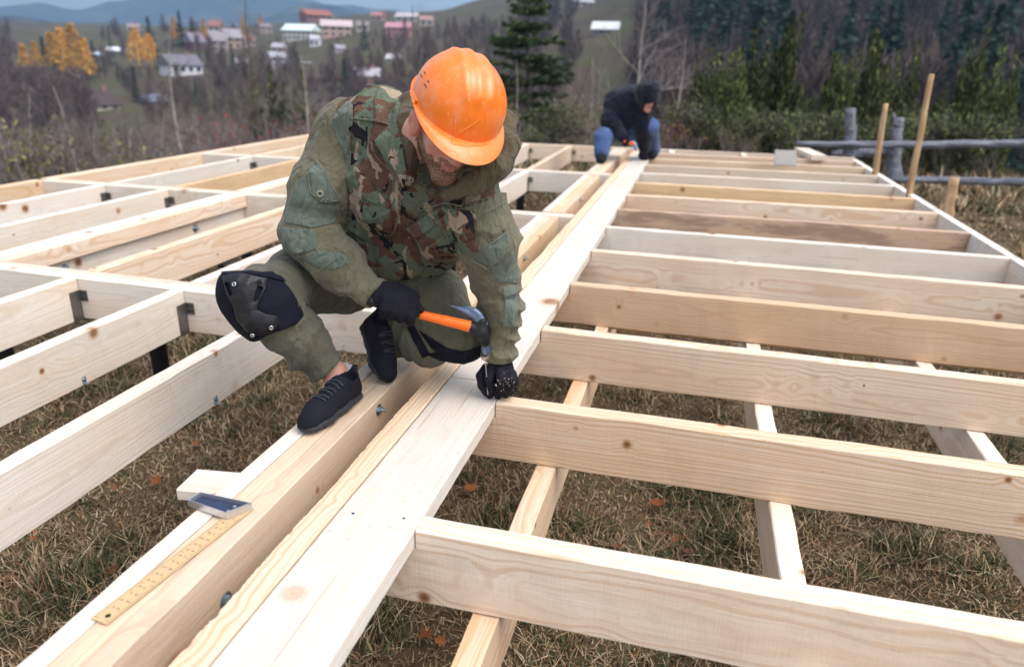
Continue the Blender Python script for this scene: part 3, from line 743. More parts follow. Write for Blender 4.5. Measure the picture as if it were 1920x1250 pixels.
# the mass of little bare trees between the village plots and down the left edge
gm = Acc(); TB = [far_tree(190+s_i, 'bare') for s_i in range(3)]; TCn = far_tree(195, 'conifer')
for k in range(620):
    if k < 260: px = rs_.uniform(-70, 190); yb = rs_.uniform(95, 255); hh = rs_.uniform(5, 11)
    else: px = rs_.uniform(190, 1010); yb = rs_.uniform(60, 235); hh = rs_.uniform(4, 8)
    P = on_ground(px, yb)
    if P is None or P.xy.length < 50: continue
    if (430 < px < 720 and 92 < yb < 136) or (150 < px < 300 and 165 < yb < 225) or (310 < px < 390 and 100 < yb < 170): continue
    if 350 < px < 820 and 40 < yb < 92:
        hh = 2.6+rs_.random()*1.6
        if k % 3 == 0: continue
    if 35 < px < 192 or 235 < px < 305:
        lim = (yb-(128 if px < 192 else 122))*P.xy.length/1353.95
        if lim < 2: continue
        hh = min(hh, lim)
    V, F, T = TB[k % 3]; W_ = V.copy()*np.array([hh*1.25, hh*1.25, hh]); c_, s_ = math.cos(k), math.sin(k); W_ = np.stack([W_[:, 0]*c_-W_[:, 1]*s_+P.x, W_[:, 0]*s_+W_[:, 1]*c_+P.y, W_[:, 2]+P.z-.2], 1)
    gm.add(W_, F, T[:, 0])
V, F, T = gm.data(); tag(npmesh('thicket', V, F, M_FARB, colr=T), 'thicket of small bare brown trees across the left valley side', 'thicket', kind='stuff')
# forest on the right hillside: 270 individual trees, the rest one mass
mass = {'conifer': Acc(), 'bare': Acc()}; T0 = {k: [far_tree(90+s, k) for s in range(2)] for k in mass}
cnt = 0; tries = 0; pts = []
while len(pts) < 2300 and tries < 20000:
    tries += 1
    a = math.radians(rs_.uniform(-14, 27)); r = rs_.uniform(70**.5, 520**.5)**2
    if math.degrees(a) < -4 and r < 120: continue
    if math.degrees(a) < -6 and rs_.random() < .7: continue
    x, y = r*math.sin(a), r*math.cos(a); pts.append((r, x, y))
pts.sort()
for i, (r, x, y) in enumerate(pts):
    dark = mnoise.noise(Vector((x*.012, y*.012, 77)))+mnoise.noise(Vector((x*.04, y*.04, 7)))*.6+(r-230)*.0012+math.degrees(a)*.006 > .10
    kind = 'conifer' if dark else 'bare'
    if r < 130 and rs_.random() < .6: kind = 'bare'
    dv = Vector((x, y, 0))-CAM; pxx = 960+1353.95*dv.dot(cr2)/dv.dot(cf)
    if 1080 < pxx < 1190 and r < 330: continue
    h = rs_.uniform(9, 16) if kind == 'conifer' else rs_.uniform(8, 12); wd = rs_.uniform(1.1, 1.6)
    P = Vector((x, y, ground(x, y)))
    if cnt < 200 and ((i % 6 == 0 and kind == 'conifer') or (i % 24 == 1)):
        cnt += 1; far_at(P, kind, h, wd, 'dark fir on the wooded hillside at the right' if kind == 'conifer' else 'bare brown tree on the wooded hillside at the right', 'firs on the right hillside' if kind == 'conifer' else 'bare trees on the right hillside')
    else:
        V, F, T = T0[kind][i % 2]; c_, s_ = math.cos(i), math.sin(i)
        W_ = V.copy(); W_[:, 0] = (V[:, 0]*c_-V[:, 1]*s_)*h*wd+x; W_[:, 1] = (V[:, 0]*s_+V[:, 1]*c_)*h*wd+y; W_[:, 2] = V[:, 2]*h+P.z-.3
        mass[kind].add(W_, F, T[:, 0])
for k, m in (('conifer', M_FARC), ('bare', M_FARB)):
    V, F, T = mass[k].data(); o = npmesh('forest', V, F, m, colr=T); tag(o, 'mass of '+('dark conifers' if k == 'conifer' else 'bare broadleaf trees')+' covering the right hillside', 'forest', kind='stuff')
# ================================================================ VILLAGE
_hm = {}
def hm(c, r=.8):
    if c not in _hm: _hm[c] = plain('house_paint_%d' % len(_hm), c, r, 0, .8, .12)
    return _hm[c]
M_PANE = plain('dark_window_glass', (.03, .035, .05), .15, 0, spec=.5)
def house(px, py, wpx, hpx, rpx, wallc, roofc, label, cat='house', nwin=3, floors=1, rot=0, base=None, depth=.8, hip=.0, chim=True, name='house', winc=None):
    """px,py: middle of the wall's foot in the photograph; sizes in photograph pixels at its distance"""
    P = on_ground(px, py)
    if P is None: return
    r = P.xy.length; s = r/1353.95*1.0; W_ = wpx*s*.86; H_ = hpx*s*.86; R_ = rpx*s*.86; D_ = W_*depth
    root = empty(name, P); tag(root, label, cat); root.rotation_euler[2] = -math.atan2(P.x, P.y)+rot+math.sin(px*1.7)*.45
    R_ = max(R_, W_*.22) if rpx > 0 else 0
    def part(nm, g_, m):
        o = mk(nm, *g_, m, root); return o
    part('wall', boxg(-W_/2, W_/2, 0, D_, -3, H_), hm(wallc))
    if base: part('plinth', boxg(-W_/2-.05, W_/2+.05, -.05, D_, -3, H_*.3), hm(base))
    e = W_*.06
    if R_ > 0:
        hx = W_/2*hip; V = [(-W_/2-e, -e, H_), (W_/2+e, -e, H_), (W_/2+e, D_+e, H_), (-W_/2-e, D_+e, H_), (-W_/2-e+hx, D_/2, H_+R_), (W_/2+e-hx, D_/2, H_+R_)]
        V += [(x, y, z-.18) for x, y, z in V[:4]]
        F = [(0, 1, 5, 4), (2, 3, 4, 5), (1, 2, 5), (3, 0, 4), (6, 7, 1, 0), (7, 8, 2, 1), (8, 9, 3, 2), (9, 6, 0, 3), (9, 8, 7, 6)]
        rf = part('roof', (V, F), hm(roofc, .5))
        if chim: c_ = mk('chimney', *boxg(W_*.18, W_*.18+.6, D_/2-.3, D_/2+.3, H_, H_+R_+.7), hm((.30, .16, .12)), rf)
    else: rf = part('roof', boxg(-W_/2-e, W_/2+e, -e, D_+e, H_, H_+.25), hm(roofc, .5))
    for f in range(floors):
        for k in range(nwin):
            x = -W_/2+W_*(k+.5)/nwin; z0 = H_*(f+.35)/floors; z1 = H_*(f+.80)/floors; ww = W_/nwin*.24
            fr = part('window', boxg(x-ww-.08, x+ww+.08, -.09, .02, z0-.08, z1+.08), hm(winc or (.7, .7, .7)))
            mk('pane', *boxg(x-ww, x+ww, -.12, -.088, z0, z1), M_PANE, fr)
    return root
house(352, 141, 60, 18, 18, (.72, .72, .76), (.16, .15, .18), 'white low house with a grey roof above the thicket', nwin=4)
house(197, 208, 58, 10, 26, (.50, .44, .38), (.055, .030, .032), 'dark brown house with a steep hipped roof below the road', nwin=3, hip=.35, base=(.6, .55, .5))
house(297, 200, 38, 10, 12, (.10, .12, .17), (.13, .16, .22), 'small blue grey shed right of the dark brown house', 'shed', nwin=1, chim=False)
house(374, 96, 26, 16, 16, (.16, .05, .05), (.20, .17, .21), 'dark red house with a steep gable between the larches', nwin=2, floors=2, depth=1.3)
house(412, 98, 30, 20, 18, (.30, .24, .22), (.25, .22, .25), 'tall grey house with a pointed gable beside the dark red one', nwin=2, floors=2)
house(440, 92, 28, 20, 16, (.42, .30, .22), (.28, .26, .30), 'brown gabled house left of the white roofed house', nwin=2, floors=2)
house(557, 76, 56, 18, 9, (.62, .60, .56), (.62, .76, .76), 'long two storey house with a pale roof on the village hill', nwin=6, floors=2, chim=False)
house(590, 90, 18, 16, 8, (.72, .72, .74), (.5, .5, .54), 'small white house right below the long pale roof', nwin=2)
house(600, 46, 50, 16, 6, (.28, .12, .09), (.30, .10, .07), 'red brick building highest on the village hill', nwin=4, floors=2)
house(632, 70, 56, 20, 8, (.50, .34, .28), (.52, .42, .42), 'pinkish brick house below the red building', nwin=4, floors=2)
house(530, 128, 40, 20, 10, (.40, .40, .44), (.36, .36, .40), 'grey villa with a little tower beside the pillared terrace', nwin=3, floors=2)
house(562, 128, 42, 10, 0, (.07, .07, .09), (.58, .57, .56), 'low open terrace with white pillars above the red fence', 'terrace', nwin=6, winc=(.7, .7, .7))
house(745, 72, 46, 20, 9, (.42, .20, .19), (.46, .22, .26), 'pinkish red house left above the orange helmet', nwin=4, floors=2)
house(760, 42, 40, 10, 6, (.50, .44, .42), (.45, .42, .44), 'pale house highest above the pinkish red house', nwin=3)
house(697, 168, 50, 26, 15, (.26, .15, .10), (.40, .38, .42), 'wooden house with a pale grey roof near the left shoulder of the jacket', nwin=2, floors=1, rot=.5, depth=1.2)
house(218, 102, 28, 6, 4, (.10, .08, .08), (.74, .76, .80), 'tiny shed with a white roof left of the broad larch', 'shed', nwin=2, chim=False)
house(186, 108, 18, 5, 3, (.10, .09, .10), (.45, .55, .70), 'tiny bluish shed beside the golden clump', 'shed', nwin=1, chim=False)
house(1133, 66, 50, 11, 15, (.20, .17, .16), (.66, .68, .72), 'lone shed with a bright roof on the meadow above the hooded worker', 'shed', nwin=1, chim=False)
house(1095, 14, 46, 9, 6, (.40, .38, .40), (.36, .35, .40), 'faint house at the top of the meadow', nwin=3)
house(655, 22, 34, 10, 5, (.45, .42, .42), (.30, .26, .28), 'faint brown roofed house on the skyline', nwin=3)
house(500, 66, 24, 14, 7, (.36, .28, .24), (.2, .17, .18), 'narrow brown house between bare trees left of the long pale roof', nwin=2, floors=2)
for (px, py, w_, h_, r_, wc, rc, lab) in [
 (470, 88, 22, 12, 9, (.45, .38, .34), (.22, .12, .10), 'small beige house with a brown roof among the bare trees'),
 (520, 100, 22, 11, 8, (.34, .22, .17), (.42, .40, .44), 'small brown house with a grey roof above the terrace'),
 (402, 62, 22, 12, 10, (.40, .34, .32), (.30, .14, .12), 'small house with a reddish roof on the skyline'),
 (680, 60, 24, 12, 8, (.50, .44, .40), (.24, .20, .20), 'little pale house right of the pinkish brick house'),
 (705, 40, 24, 10, 7, (.36, .24, .20), (.38, .18, .16), 'little brown house on the upper slope by the skyline'),
 (640, 100, 20, 9, 7, (.46, .42, .40), (.30, .30, .34), 'tiny grey house below the village meadow'),
 (800, 50, 26, 12, 8, (.44, .38, .36), (.34, .20, .18), 'house left of the helmet with a brownish roof'),
 (450, 128, 24, 9, 8, (.28, .18, .14), (.36, .35, .40), 'low brown barn left of the grey villa'),
 (250, 60, 20, 8, 6, (.40, .36, .34), (.30, .22, .22), 'tiny house on the ridge behind the broad larch'),
 (735, 120, 26, 10, 9, (.40, .34, .32), (.50, .48, .50), 'small house with pale roof above the wooden house')]:
    house(px, py, w_, h_, r_, wc, rc, lab, nwin=2)
# long red fence in the village
M_RED = hm((.20, .035, .045)); r0 = empty('garden_fence', on_ground(650, 158)); tag(r0, 'long low dark red fence crossing the village meadow', 'fence')
pp = [on_ground(px, 157-.02*(px-560)) for px in np.linspace(555, 740, 22)]
for a_, b_ in zip(pp[:-1], pp[1:]):
    n = 7; V, F = [], []
    d = (b_-a_); 
    g_ = []
    for k in range(n):
        p_ = a_+d*(k/n); qv = a_+d*((k+.75)/n); nn = Vector((0, .06, 0))
        o_ = len(V); V += [p_, qv, qv+Vector((0, 0, 1.15)), p_+Vector((0, 0, 1.15)), p_+nn, qv+nn, qv+nn+Vector((0, 0, 1.15)), p_+nn+Vector((0, 0, 1.15))]
        F += [tuple(i+o_ for i in f) for f in ((0, 1, 2, 3), (5, 4, 7, 6), (3, 2, 6, 7), (0, 3, 7, 4), (1, 5, 6, 2))]
    o = mk('fence_panel', [v-r0.location for v in V], F, M_RED, r0)
# ================================================================ FENCE AND STICKS
q = NB('weathered_rail', .9, .1); ww_ = q.noise(q.mapv(q.co(), (1.2, 22, 22)), 2.2, 5, .65)
q.base(q.ramp(ww_, [(.33, (.05, .053, .068)), (.5, (.18, .19, .225)), (.7, (.38, .39, .44))])); q.bump(ww_, .8, .01); M_GREY = q.m
q = NB('peeled_stick', .75, .15); ww_ = q.noise(q.mapv(q.co(), (18, 18, 1.8)), 1.6, 4)
q.base(q.ramp(ww_, [(.3, (.34, .20, .10)), (.6, (.52, .36, .21)), (.8, (.60, .46, .30))])); q.bump(ww_, .4, .004); M_STICK = q.m
def pole(name, pts, rad, mat, parent=None, n=12, seed=0, cap=True):
    rs = np.random.RandomState(seed); pts = np.array([list(p) for p in pts], float); m = 14
    t = np.linspace(0, 1, m); P = np.stack([np.interp(t, np.linspace(0, 1, len(pts)), pts[:, i]) for i in range(3)], 1)
    R = np.interp(t, np.linspace(0, 1, len(rad)), rad); P[1:-1] += rs.normal(0, R.mean()*.12, (m-2, 3))
    V, F = tube(P, R*rs.uniform(.93, 1.07, m), n); V = V.copy(); F = [tuple(f) for f in F]
    o_ = len(V); V = [tuple(v) for v in V]+[tuple(P[0]), tuple(P[-1]+(P[-1]-P[-2])*.08)]
    for k in range(n): F.append((k, o_, (k+1) % n)); F.append(((m-1)*n+k, (m-1)*n+(k+1) % n, o_+1))
    return mk(name, V, F, mat, parent, smooth=True)
gz = -.65
def groundpt(px, py): return on_z(px, py, gz)
fy = 10.9
def ray_y(px, py, y):
    d = pxdir(px, py); return CAM+d*(y/d.y)
FN = empty('rail_fence', (3.5, fy, gz)); tag(FN, 'old weathered grey rail fence beyond the right corner of the timber frame', 'fence')
def fpole(name, pts, rad, seed): return pole(name, [Vector(p)-FN.location for p in pts], rad, M_GREY, FN, 8, seed)
fpole('fence_post', [ray_y(1590, 330, fy), ray_y(1596, 203, fy)], [.085, .08, .06], 1)
fpole('fence_post', [ray_y(1672, 345, fy+.15), ray_y(1686, 222, fy+.15)], [.13, .085, .07, .065], 2)
fpole('fence_post', [ray_y(1960, 345, fy-.1), ray_y(1975, 210, fy-.1)], [.10, .09, .07], 3)
fpole('fence_rail', [ray_y(1494, 270, fy-.12), ray_y(1700, 272, fy-.12), ray_y(1990, 269, fy-.2)], [.040, .050, .052], 4)
fpole('fence_rail', [ray_y(1560, 292, fy+.22), ray_y(1690, 282, fy+.22)], [.05, .07, .05], 5)
fpole('fence_rail', [ray_y(1668, 337, fy-.12), ray_y(1990, 343, fy-.15)], [.045, .052, .05], 6)
fpole('fence_prong', [ray_y(1678, 235, fy+.1), ray_y(1676, 212, fy+.1)], [.03, .012], 7)
def stick(a, b, rad, lab, seed):
    A = Vector(a); o = pole('wooden_stake', [A-A, Vector(b)-A], rad, M_STICK, None, 12, seed); o.location = A; tag(o, lab, 'stake'); return o
stick(ray_y(1690, 440, 6.8), ray_y(1747, 140, 6.9), [.028, .027, .021], 'long thin peeled stick leaning right beyond the rim beam', 1)
stick(ray_y(1632, 385, 8.1), ray_y(1661, 195, 8.1), [.032, .030, .024], 'shorter reddish stick standing left of the long stick', 2)
stick(ray_y(1764, 470, 6.15), ray_y(1790, 333, 6.1), [.040, .040, .036], 'short thick pale stake close outside the rim beam', 3)
stick((2.14, 4.45, gz), ray_y(1925, 455, 4.6), [.03, .03, .027], 'pale stake cut off by the right edge of the picture', 4)
# ================================================================ GRASS, LEAVES
q = NB('grass_blades', .8, .12); at = q.n('Attribute'); at.attribute_name = 'tint'; q.base(at.outputs['Color']); M_GRASS = q.m
def grass(name, n, region, h0, h1, wd, seed, fade=None):
    rs = np.random.RandomState(seed); x0, x1, y0, y1 = region
    X = rs.uniform(x0, x1, n); Y = rs.uniform(y0, y1, n)
    if fade:
        keep_ = rs.rand(n) < np.clip(fade/np.hypot(X, Y), .0, 1)**1.6; X, Y = X[keep_], Y[keep_]; n = len(X)
    pat = np.array([mnoise.noise(Vector((a*1.7, b*1.7, 4))) for a, b in zip(X, Y)]); pat2 = np.array([mnoise.noise(Vector((a*6, b*6, 8))) for a, b in zip(X, Y)])
    Z = np.array([ground(a, b) for a, b in zip(X, Y)])-.01
    tuft = np.clip(pat*1.2+pat2*.9+.25, 0, 1.3)
    H = rs.uniform(h0, h1, n)*(.35+.75*tuft); a = rs.uniform(0, 2*PI, n); lean = np.abs(rs.normal(.75, .45, n)); 
    green = rs.rand(n) < np.clip(.10+pat2*.9+pat*.5, .02, .6)
    c = np.where(green[:, None], np.array([.075, .090, .040]), np.array([.31, .225, .14]))
    t = rs.rand(n)[:, None]; c = c*(.3+1.25*t); red = rs.rand(n) < .18; c[red & ~green] *= np.array([.75, .52, .45]); pal = rs.rand(n) < .10; c[pal & ~green] = np.array([.48, .40, .27])
    s = (1+np.hypot(X, Y)*.10); w_ = wd*s*rs.uniform(.6, 1.4, n)
    dx, dy = np.cos(a), np.sin(a); px_, py_ = -dy, dx; L = 3
    V = []
    for k, (u, ww) in enumerate(((0, 1), (.5, .8), (1, .12))):
        off = lean*u**1.5*H*1.1; zz = H*u*(1-.35*np.clip(lean, 0, 1.6)*u)
        for sgn in (-1, 1): V.append(np.stack([X+dx*off+sgn*px_*w_*ww*.5, Y+dy*off+sgn*py_*w_*ww*.5, Z+zz+.004], 1))
    V = np.stack(V, 1); b = np.arange(n)[:, None]*6
    F = np.concatenate([b+np.array([0, 1, 3, 2]), b+np.array([2, 3, 5, 4])]); C = np.repeat(c, 6, 0)
    o = npmesh(name, V.reshape(-1, 3), F, M_GRASS, colr=C); tag(o, kind='stuff'); return o
tag(grass('grass', 340000, (-4.2, 2.6, .2, 5.2), .03, .10, .0040, 1, 2.8), 'short dry brown and green grass under the timber frame')
tag(grass('grass', 90000, (-6.5, 8.5, 4.6, 14), .03, .09, .011, 2, 9), 'dry tan grass beyond the frame and round the fence')
tag(grass('tall_grass', 9000, (-5.2, 9, 10.0, 14.5), .15, .42, .012, 3), 'tall pale grass tufts in front of the junipers')
q = NB('maple_leaf', .7, .2); oi = q.n('ObjectInfo'); q.base(q.ramp(oi.outputs['Random'], [(0, (.20, .065, .028)), (.5, (.30, .115, .045)), (1, (.17, .075, .045))])); M_LEAF = q.m
def leaf_mesh(seed):
    rs = np.random.RandomState(seed); out = []
    n = 22
    for k in range(n):
        a = 2*PI*k/n; lobe = abs(math.cos(a*2.5)); r = (.55+.45*lobe**.7)*(1-.25*abs(a-PI)/PI if 0 else 1)*rs.uniform(.85, 1.1)
        out.append((r*math.cos(a), r*math.sin(a)*.85))
    cu_ = rs.uniform(.4, .9); V = [(0, 0, 0)]+[(x, y, cu_*(x*x)*.8+.25*y*y*rs.uniform(.5, 1.5)+rs.normal(0, .05)) for x, y in out]
    V += [(x*.5, y*.5, v[2]*.3) for (x, y), v in zip(out, V[1:])]
    F = [(0, n+1+k, n+1+(k+1) % n) for k in range(n)]+[(n+1+k, 1+k, 1+(k+1) % n, n+1+(k+1) % n) for k in range(n)]
    V += [(-1.0, 0, .05), (-1.6, .1, .2), (-1.6, .15, .2)]; F.append((len(V)-3, len(V)-2, len(V)-1))
    o = mk('leaf', V, F, M_LEAF); me = o.data; bpy.data.objects.remove(o); return me
LM = [leaf_mesh(i) for i in range(4)]
lp = [(293, 903, 1.3, 'large orange leaf on the grass left of the pale board stub'), (213, 915, .9, 'small orange leaf left of the large one near the board stub'), (215, 1068, 1, 'brown leaf in the green tuft left of the triple beam'), (368, 830, .9, 'reddish leaf between the left joist and the triple beam'),
      (662, 655, 1, 'bright orange leaf behind the near worker\'s shoes'), (882, 915, 1.3, 'orange leaf in the opening right of the plank'), (1232, 943, 1.5, 'largest rust leaf in the middle of the near opening'), (1215, 982, .8, 'small leaf just below the largest rust leaf'),
      (1158, 1024, .9, 'leaf by the rear edge of the first joist, left one'), (1288, 1034, 1, 'leaf by the rear edge of the first joist, right one'), (1267, 1011, .8, 'small pinkish leaf above the first joist'), (799, 1191, 1.2, 'leaf in front of the first joist near the bottom'), (826, 1201, .8, 'leaf touching the one in front of the first joist'),
      (1180, 880, .7, 'little brown leaf under the second joist'), (905, 885, .8, 'small brown leaf beside the lower beam'), (60, 1010, .8, 'brown leaf at the lower left near the edge'), (150, 830, .8, 'brown leaf left below the second hung joist'), (1480, 690, .8, 'brown leaf under the third joist'), (780, 640, .8, 'brown leaf behind the kneeling leg'),
      (1650, 960, .8, 'dull leaf under the right part of the second joist'), (1120, 1050, .7, 'dull leaf close behind the first joist'), (1330, 700, .8, 'dull leaf under the third joist, left one')]
for i, (px, py, s, lab) in enumerate(lp):
    P = on_z(px, py, gz+.045); o = bpy.data.objects.new('fallen_leaf', LM[i % 4]); col.objects.link(o); o.location = P; o.scale = (.023*s,)*3
    o.rotation_euler = (rnd.uniform(-.4, .4), rnd.uniform(-.4, .4), rnd.random()*6); tag(o, lab, 'leaf')
# ================================================================ TRY SQUARE on the triple beam
M_ALU = plain('cast_aluminium', (.62, .62, .64), .38, .85, 40, .15)
M_BLUE = plain('blue_black_recess', (.035, .05, .10), .5, .1, 60, .5, .6, 500, bdist=.002)
q = NB('yellow_steel_rule', .45, .4); q.base(q.mix(q.rng(q.noise(q.co(), 40, 4), .4, .7, 0, .6), (.60, .42, .22), (.52, .38, .24))); M_RULE = q.m
M_INK = plain('black_ink', (.26, .17, .09), .7)
A0 = on_z(196, 1156, .004); A1 = on_z(452, 958, .004)     # rule: far end, handle end
A0.z = A1.z = .004
SQ = empty('try_square', (A1.x, A1.y, .0025)); tag(SQ, 'try square with yellow rule and dark blue handle lying on the triple beam', 'try square')
ax = (A0-A1).normalized(); LR = (A0-A1).length+.012; SQ.rotation_euler[2] = math.atan2(ax.y, ax.x); bpy.context.view_layer.update()
rw = .038
mk('rule_blade', *boxg(-.02, LR, -rw/2, rw/2, .0005, .0022), M_RULE, SQ)
tick = []
for k in range(int(LR/.005)):
    x = LR-.006-k*.005; l_ = .010 if k % 10 == 0 else .007 if k % 5 == 0 else .004
    if x < .02: break
    tick += [boxg(x-.0005, x+.0005, rw/2-.001-l_, rw/2-.001, .0022, .0025), boxg(x-.0005, x+.0005, -rw/2+.001, -rw/2+.001+l_, .0022, .0025)]
tm = merge(*tick); o = mk('rule_marks', *tm, M_INK, SQ); tag(o, kind='stuff')
nums = []
def text_mesh(txt, size, mat, name, parent, loc, rz=0, ext=.0002):
    cu_ = bpy.data.curves.new('t', 'FONT'); cu_.body = txt; cu_.size = size; cu_.extrude = ext; cu_.align_x = 'CENTER'; cu_.resolution_u = 1
    t_ = bpy.data.objects.new('t', cu_); col.objects.link(t_); bpy.context.view_layer.update()
    me = bpy.data.meshes.new_from_object(t_); bpy.data.objects.remove(t_); me.materials.clear(); me.materials.append(mat)
    o = bpy.data.objects.new(name, me); col.objects.link(o); o.parent = parent; o.location = loc; o.rotation_euler[2] = rz; return o
for k in range(1, int(LR/.02)):
    if k*.02 > LR-.03: break
    text_mesh(str(k*2), .0075, M_INK, 'rule_number', SQ, (k*.02+.012, .006, .0024), PI/2)
    text_mesh(str(int(LR*100)-k*2), .0075, M_INK, 'rule_number', SQ, (k*.02+.012, -.006, .0024), PI/2)
V, F = lathe([(.0, .0), (.005, .0), (.005, .0005), (0, .0005)], 14); mk('hanging_hole', *xf((V, F), Matrix.Translation((LR-.016, .004, .0023))), M_HOLE, SQ)
# handle: shallow aluminium tray, its ends cut at 45 degrees
def quadprism(P4, z0, z1, mat, name, par, inner=None):
    V = [(p.x, p.y, z0) for p in P4]+[(p.x, p.y, z1) for p in P4]
    return mk(name, V, [(3, 2, 1, 0), (4, 5, 6, 7), (0, 1, 5, 4), (1, 2, 6, 5), (2, 3, 7, 6), (3, 0, 4, 7)], mat, par)
inv = SQ.matrix_world.inverted()
HP = [inv @ on_z(px, py, .02) for px, py in ((352, 938), (374, 923), (472, 944), (425, 963))]
cen = sum(HP, Vector())/4
inn = [cen+(p-cen)*.93 for p in HP]
quadprism(HP, .0025, .0045, M_ALU, 'handle', SQ)
quadprism([cen+(p-cen)*.925 for p in HP], .0045, .010, M_BLUE, 'handle_recess', SQ)
V = []; F = []
for k in range(4):
    V += [(HP[k].x, HP[k].y, .0046), (HP[k].x, HP[k].y, .020), (inn[k].x, inn[k].y, .020), (inn[k].x, inn[k].y, .0046)]
for k in range(4):
    a_, b_ = k*4, ((k+1) % 4)*4; F += [(a_, b_, b_+1, a_+1), (a_+1, b_+1, b_+2, a_+2), (a_+2, b_+2, b_+3, a_+3)]
mk('handle_rim', V, F, M_ALU, SQ)
for t, u in ((.86, .3), (.80, .7), (.93, .55)):
    p_ = (HP[0]*(1-t)+HP[3]*t)*(1-u)+(HP[1]*(1-t)+HP[2]*t)*u
    V, F = lathe([(.004, 0), (.004, .003), (0, .004)], 10); mk('rivet', *xf((V, F), Matrix.Translation((p_.x, p_.y, .010))), M_ALU, SQ)
# chips, ink dots and dark spots on the plank
M_DOT = plain('blue_pencil', (.05, .06, .16), .8)
for px, py, r in ((662, 962, .004), (757, 971, .0035)):
    P = on_z(px, py, .0004); V, F = lathe([(r, 0), (r, .0004), (0, .0005)], 9); o = mk('pencil_dot', *V and (V, F), M_DOT); keep(o, PK); o.matrix_basis = PK.matrix_world.inverted() @ Matrix.Translation(P)
rs2 = random.Random(9)
ch = []
for (px, py) in [(rs2.uniform(560, 900), rs2.uniform(690, 1010)) for _ in range(90)]:
    P = on_z(px, py, .003)
    if not (-.99 < P.x < -.84 or -.68 < P.x < -.51): continue
    s = rs2.uniform(.0008, .0022); a = rs2.random()*6
    ch.append(xf(boxg(-s*1.8, s*1.8, -s*.4, s*.4, 0, s*.35), Matrix.Translation(P+Vector((0, 0, -.001))) @ Matrix.Rotation(a, 4, 'Z') @ Matrix.Rotation(.3, 4, 'Y')))
if ch: tag(mk('sawdust', *merge(*ch), W_CREAM), 'scattered wood chips and sawdust on the plank and triple beam', kind='stuff')
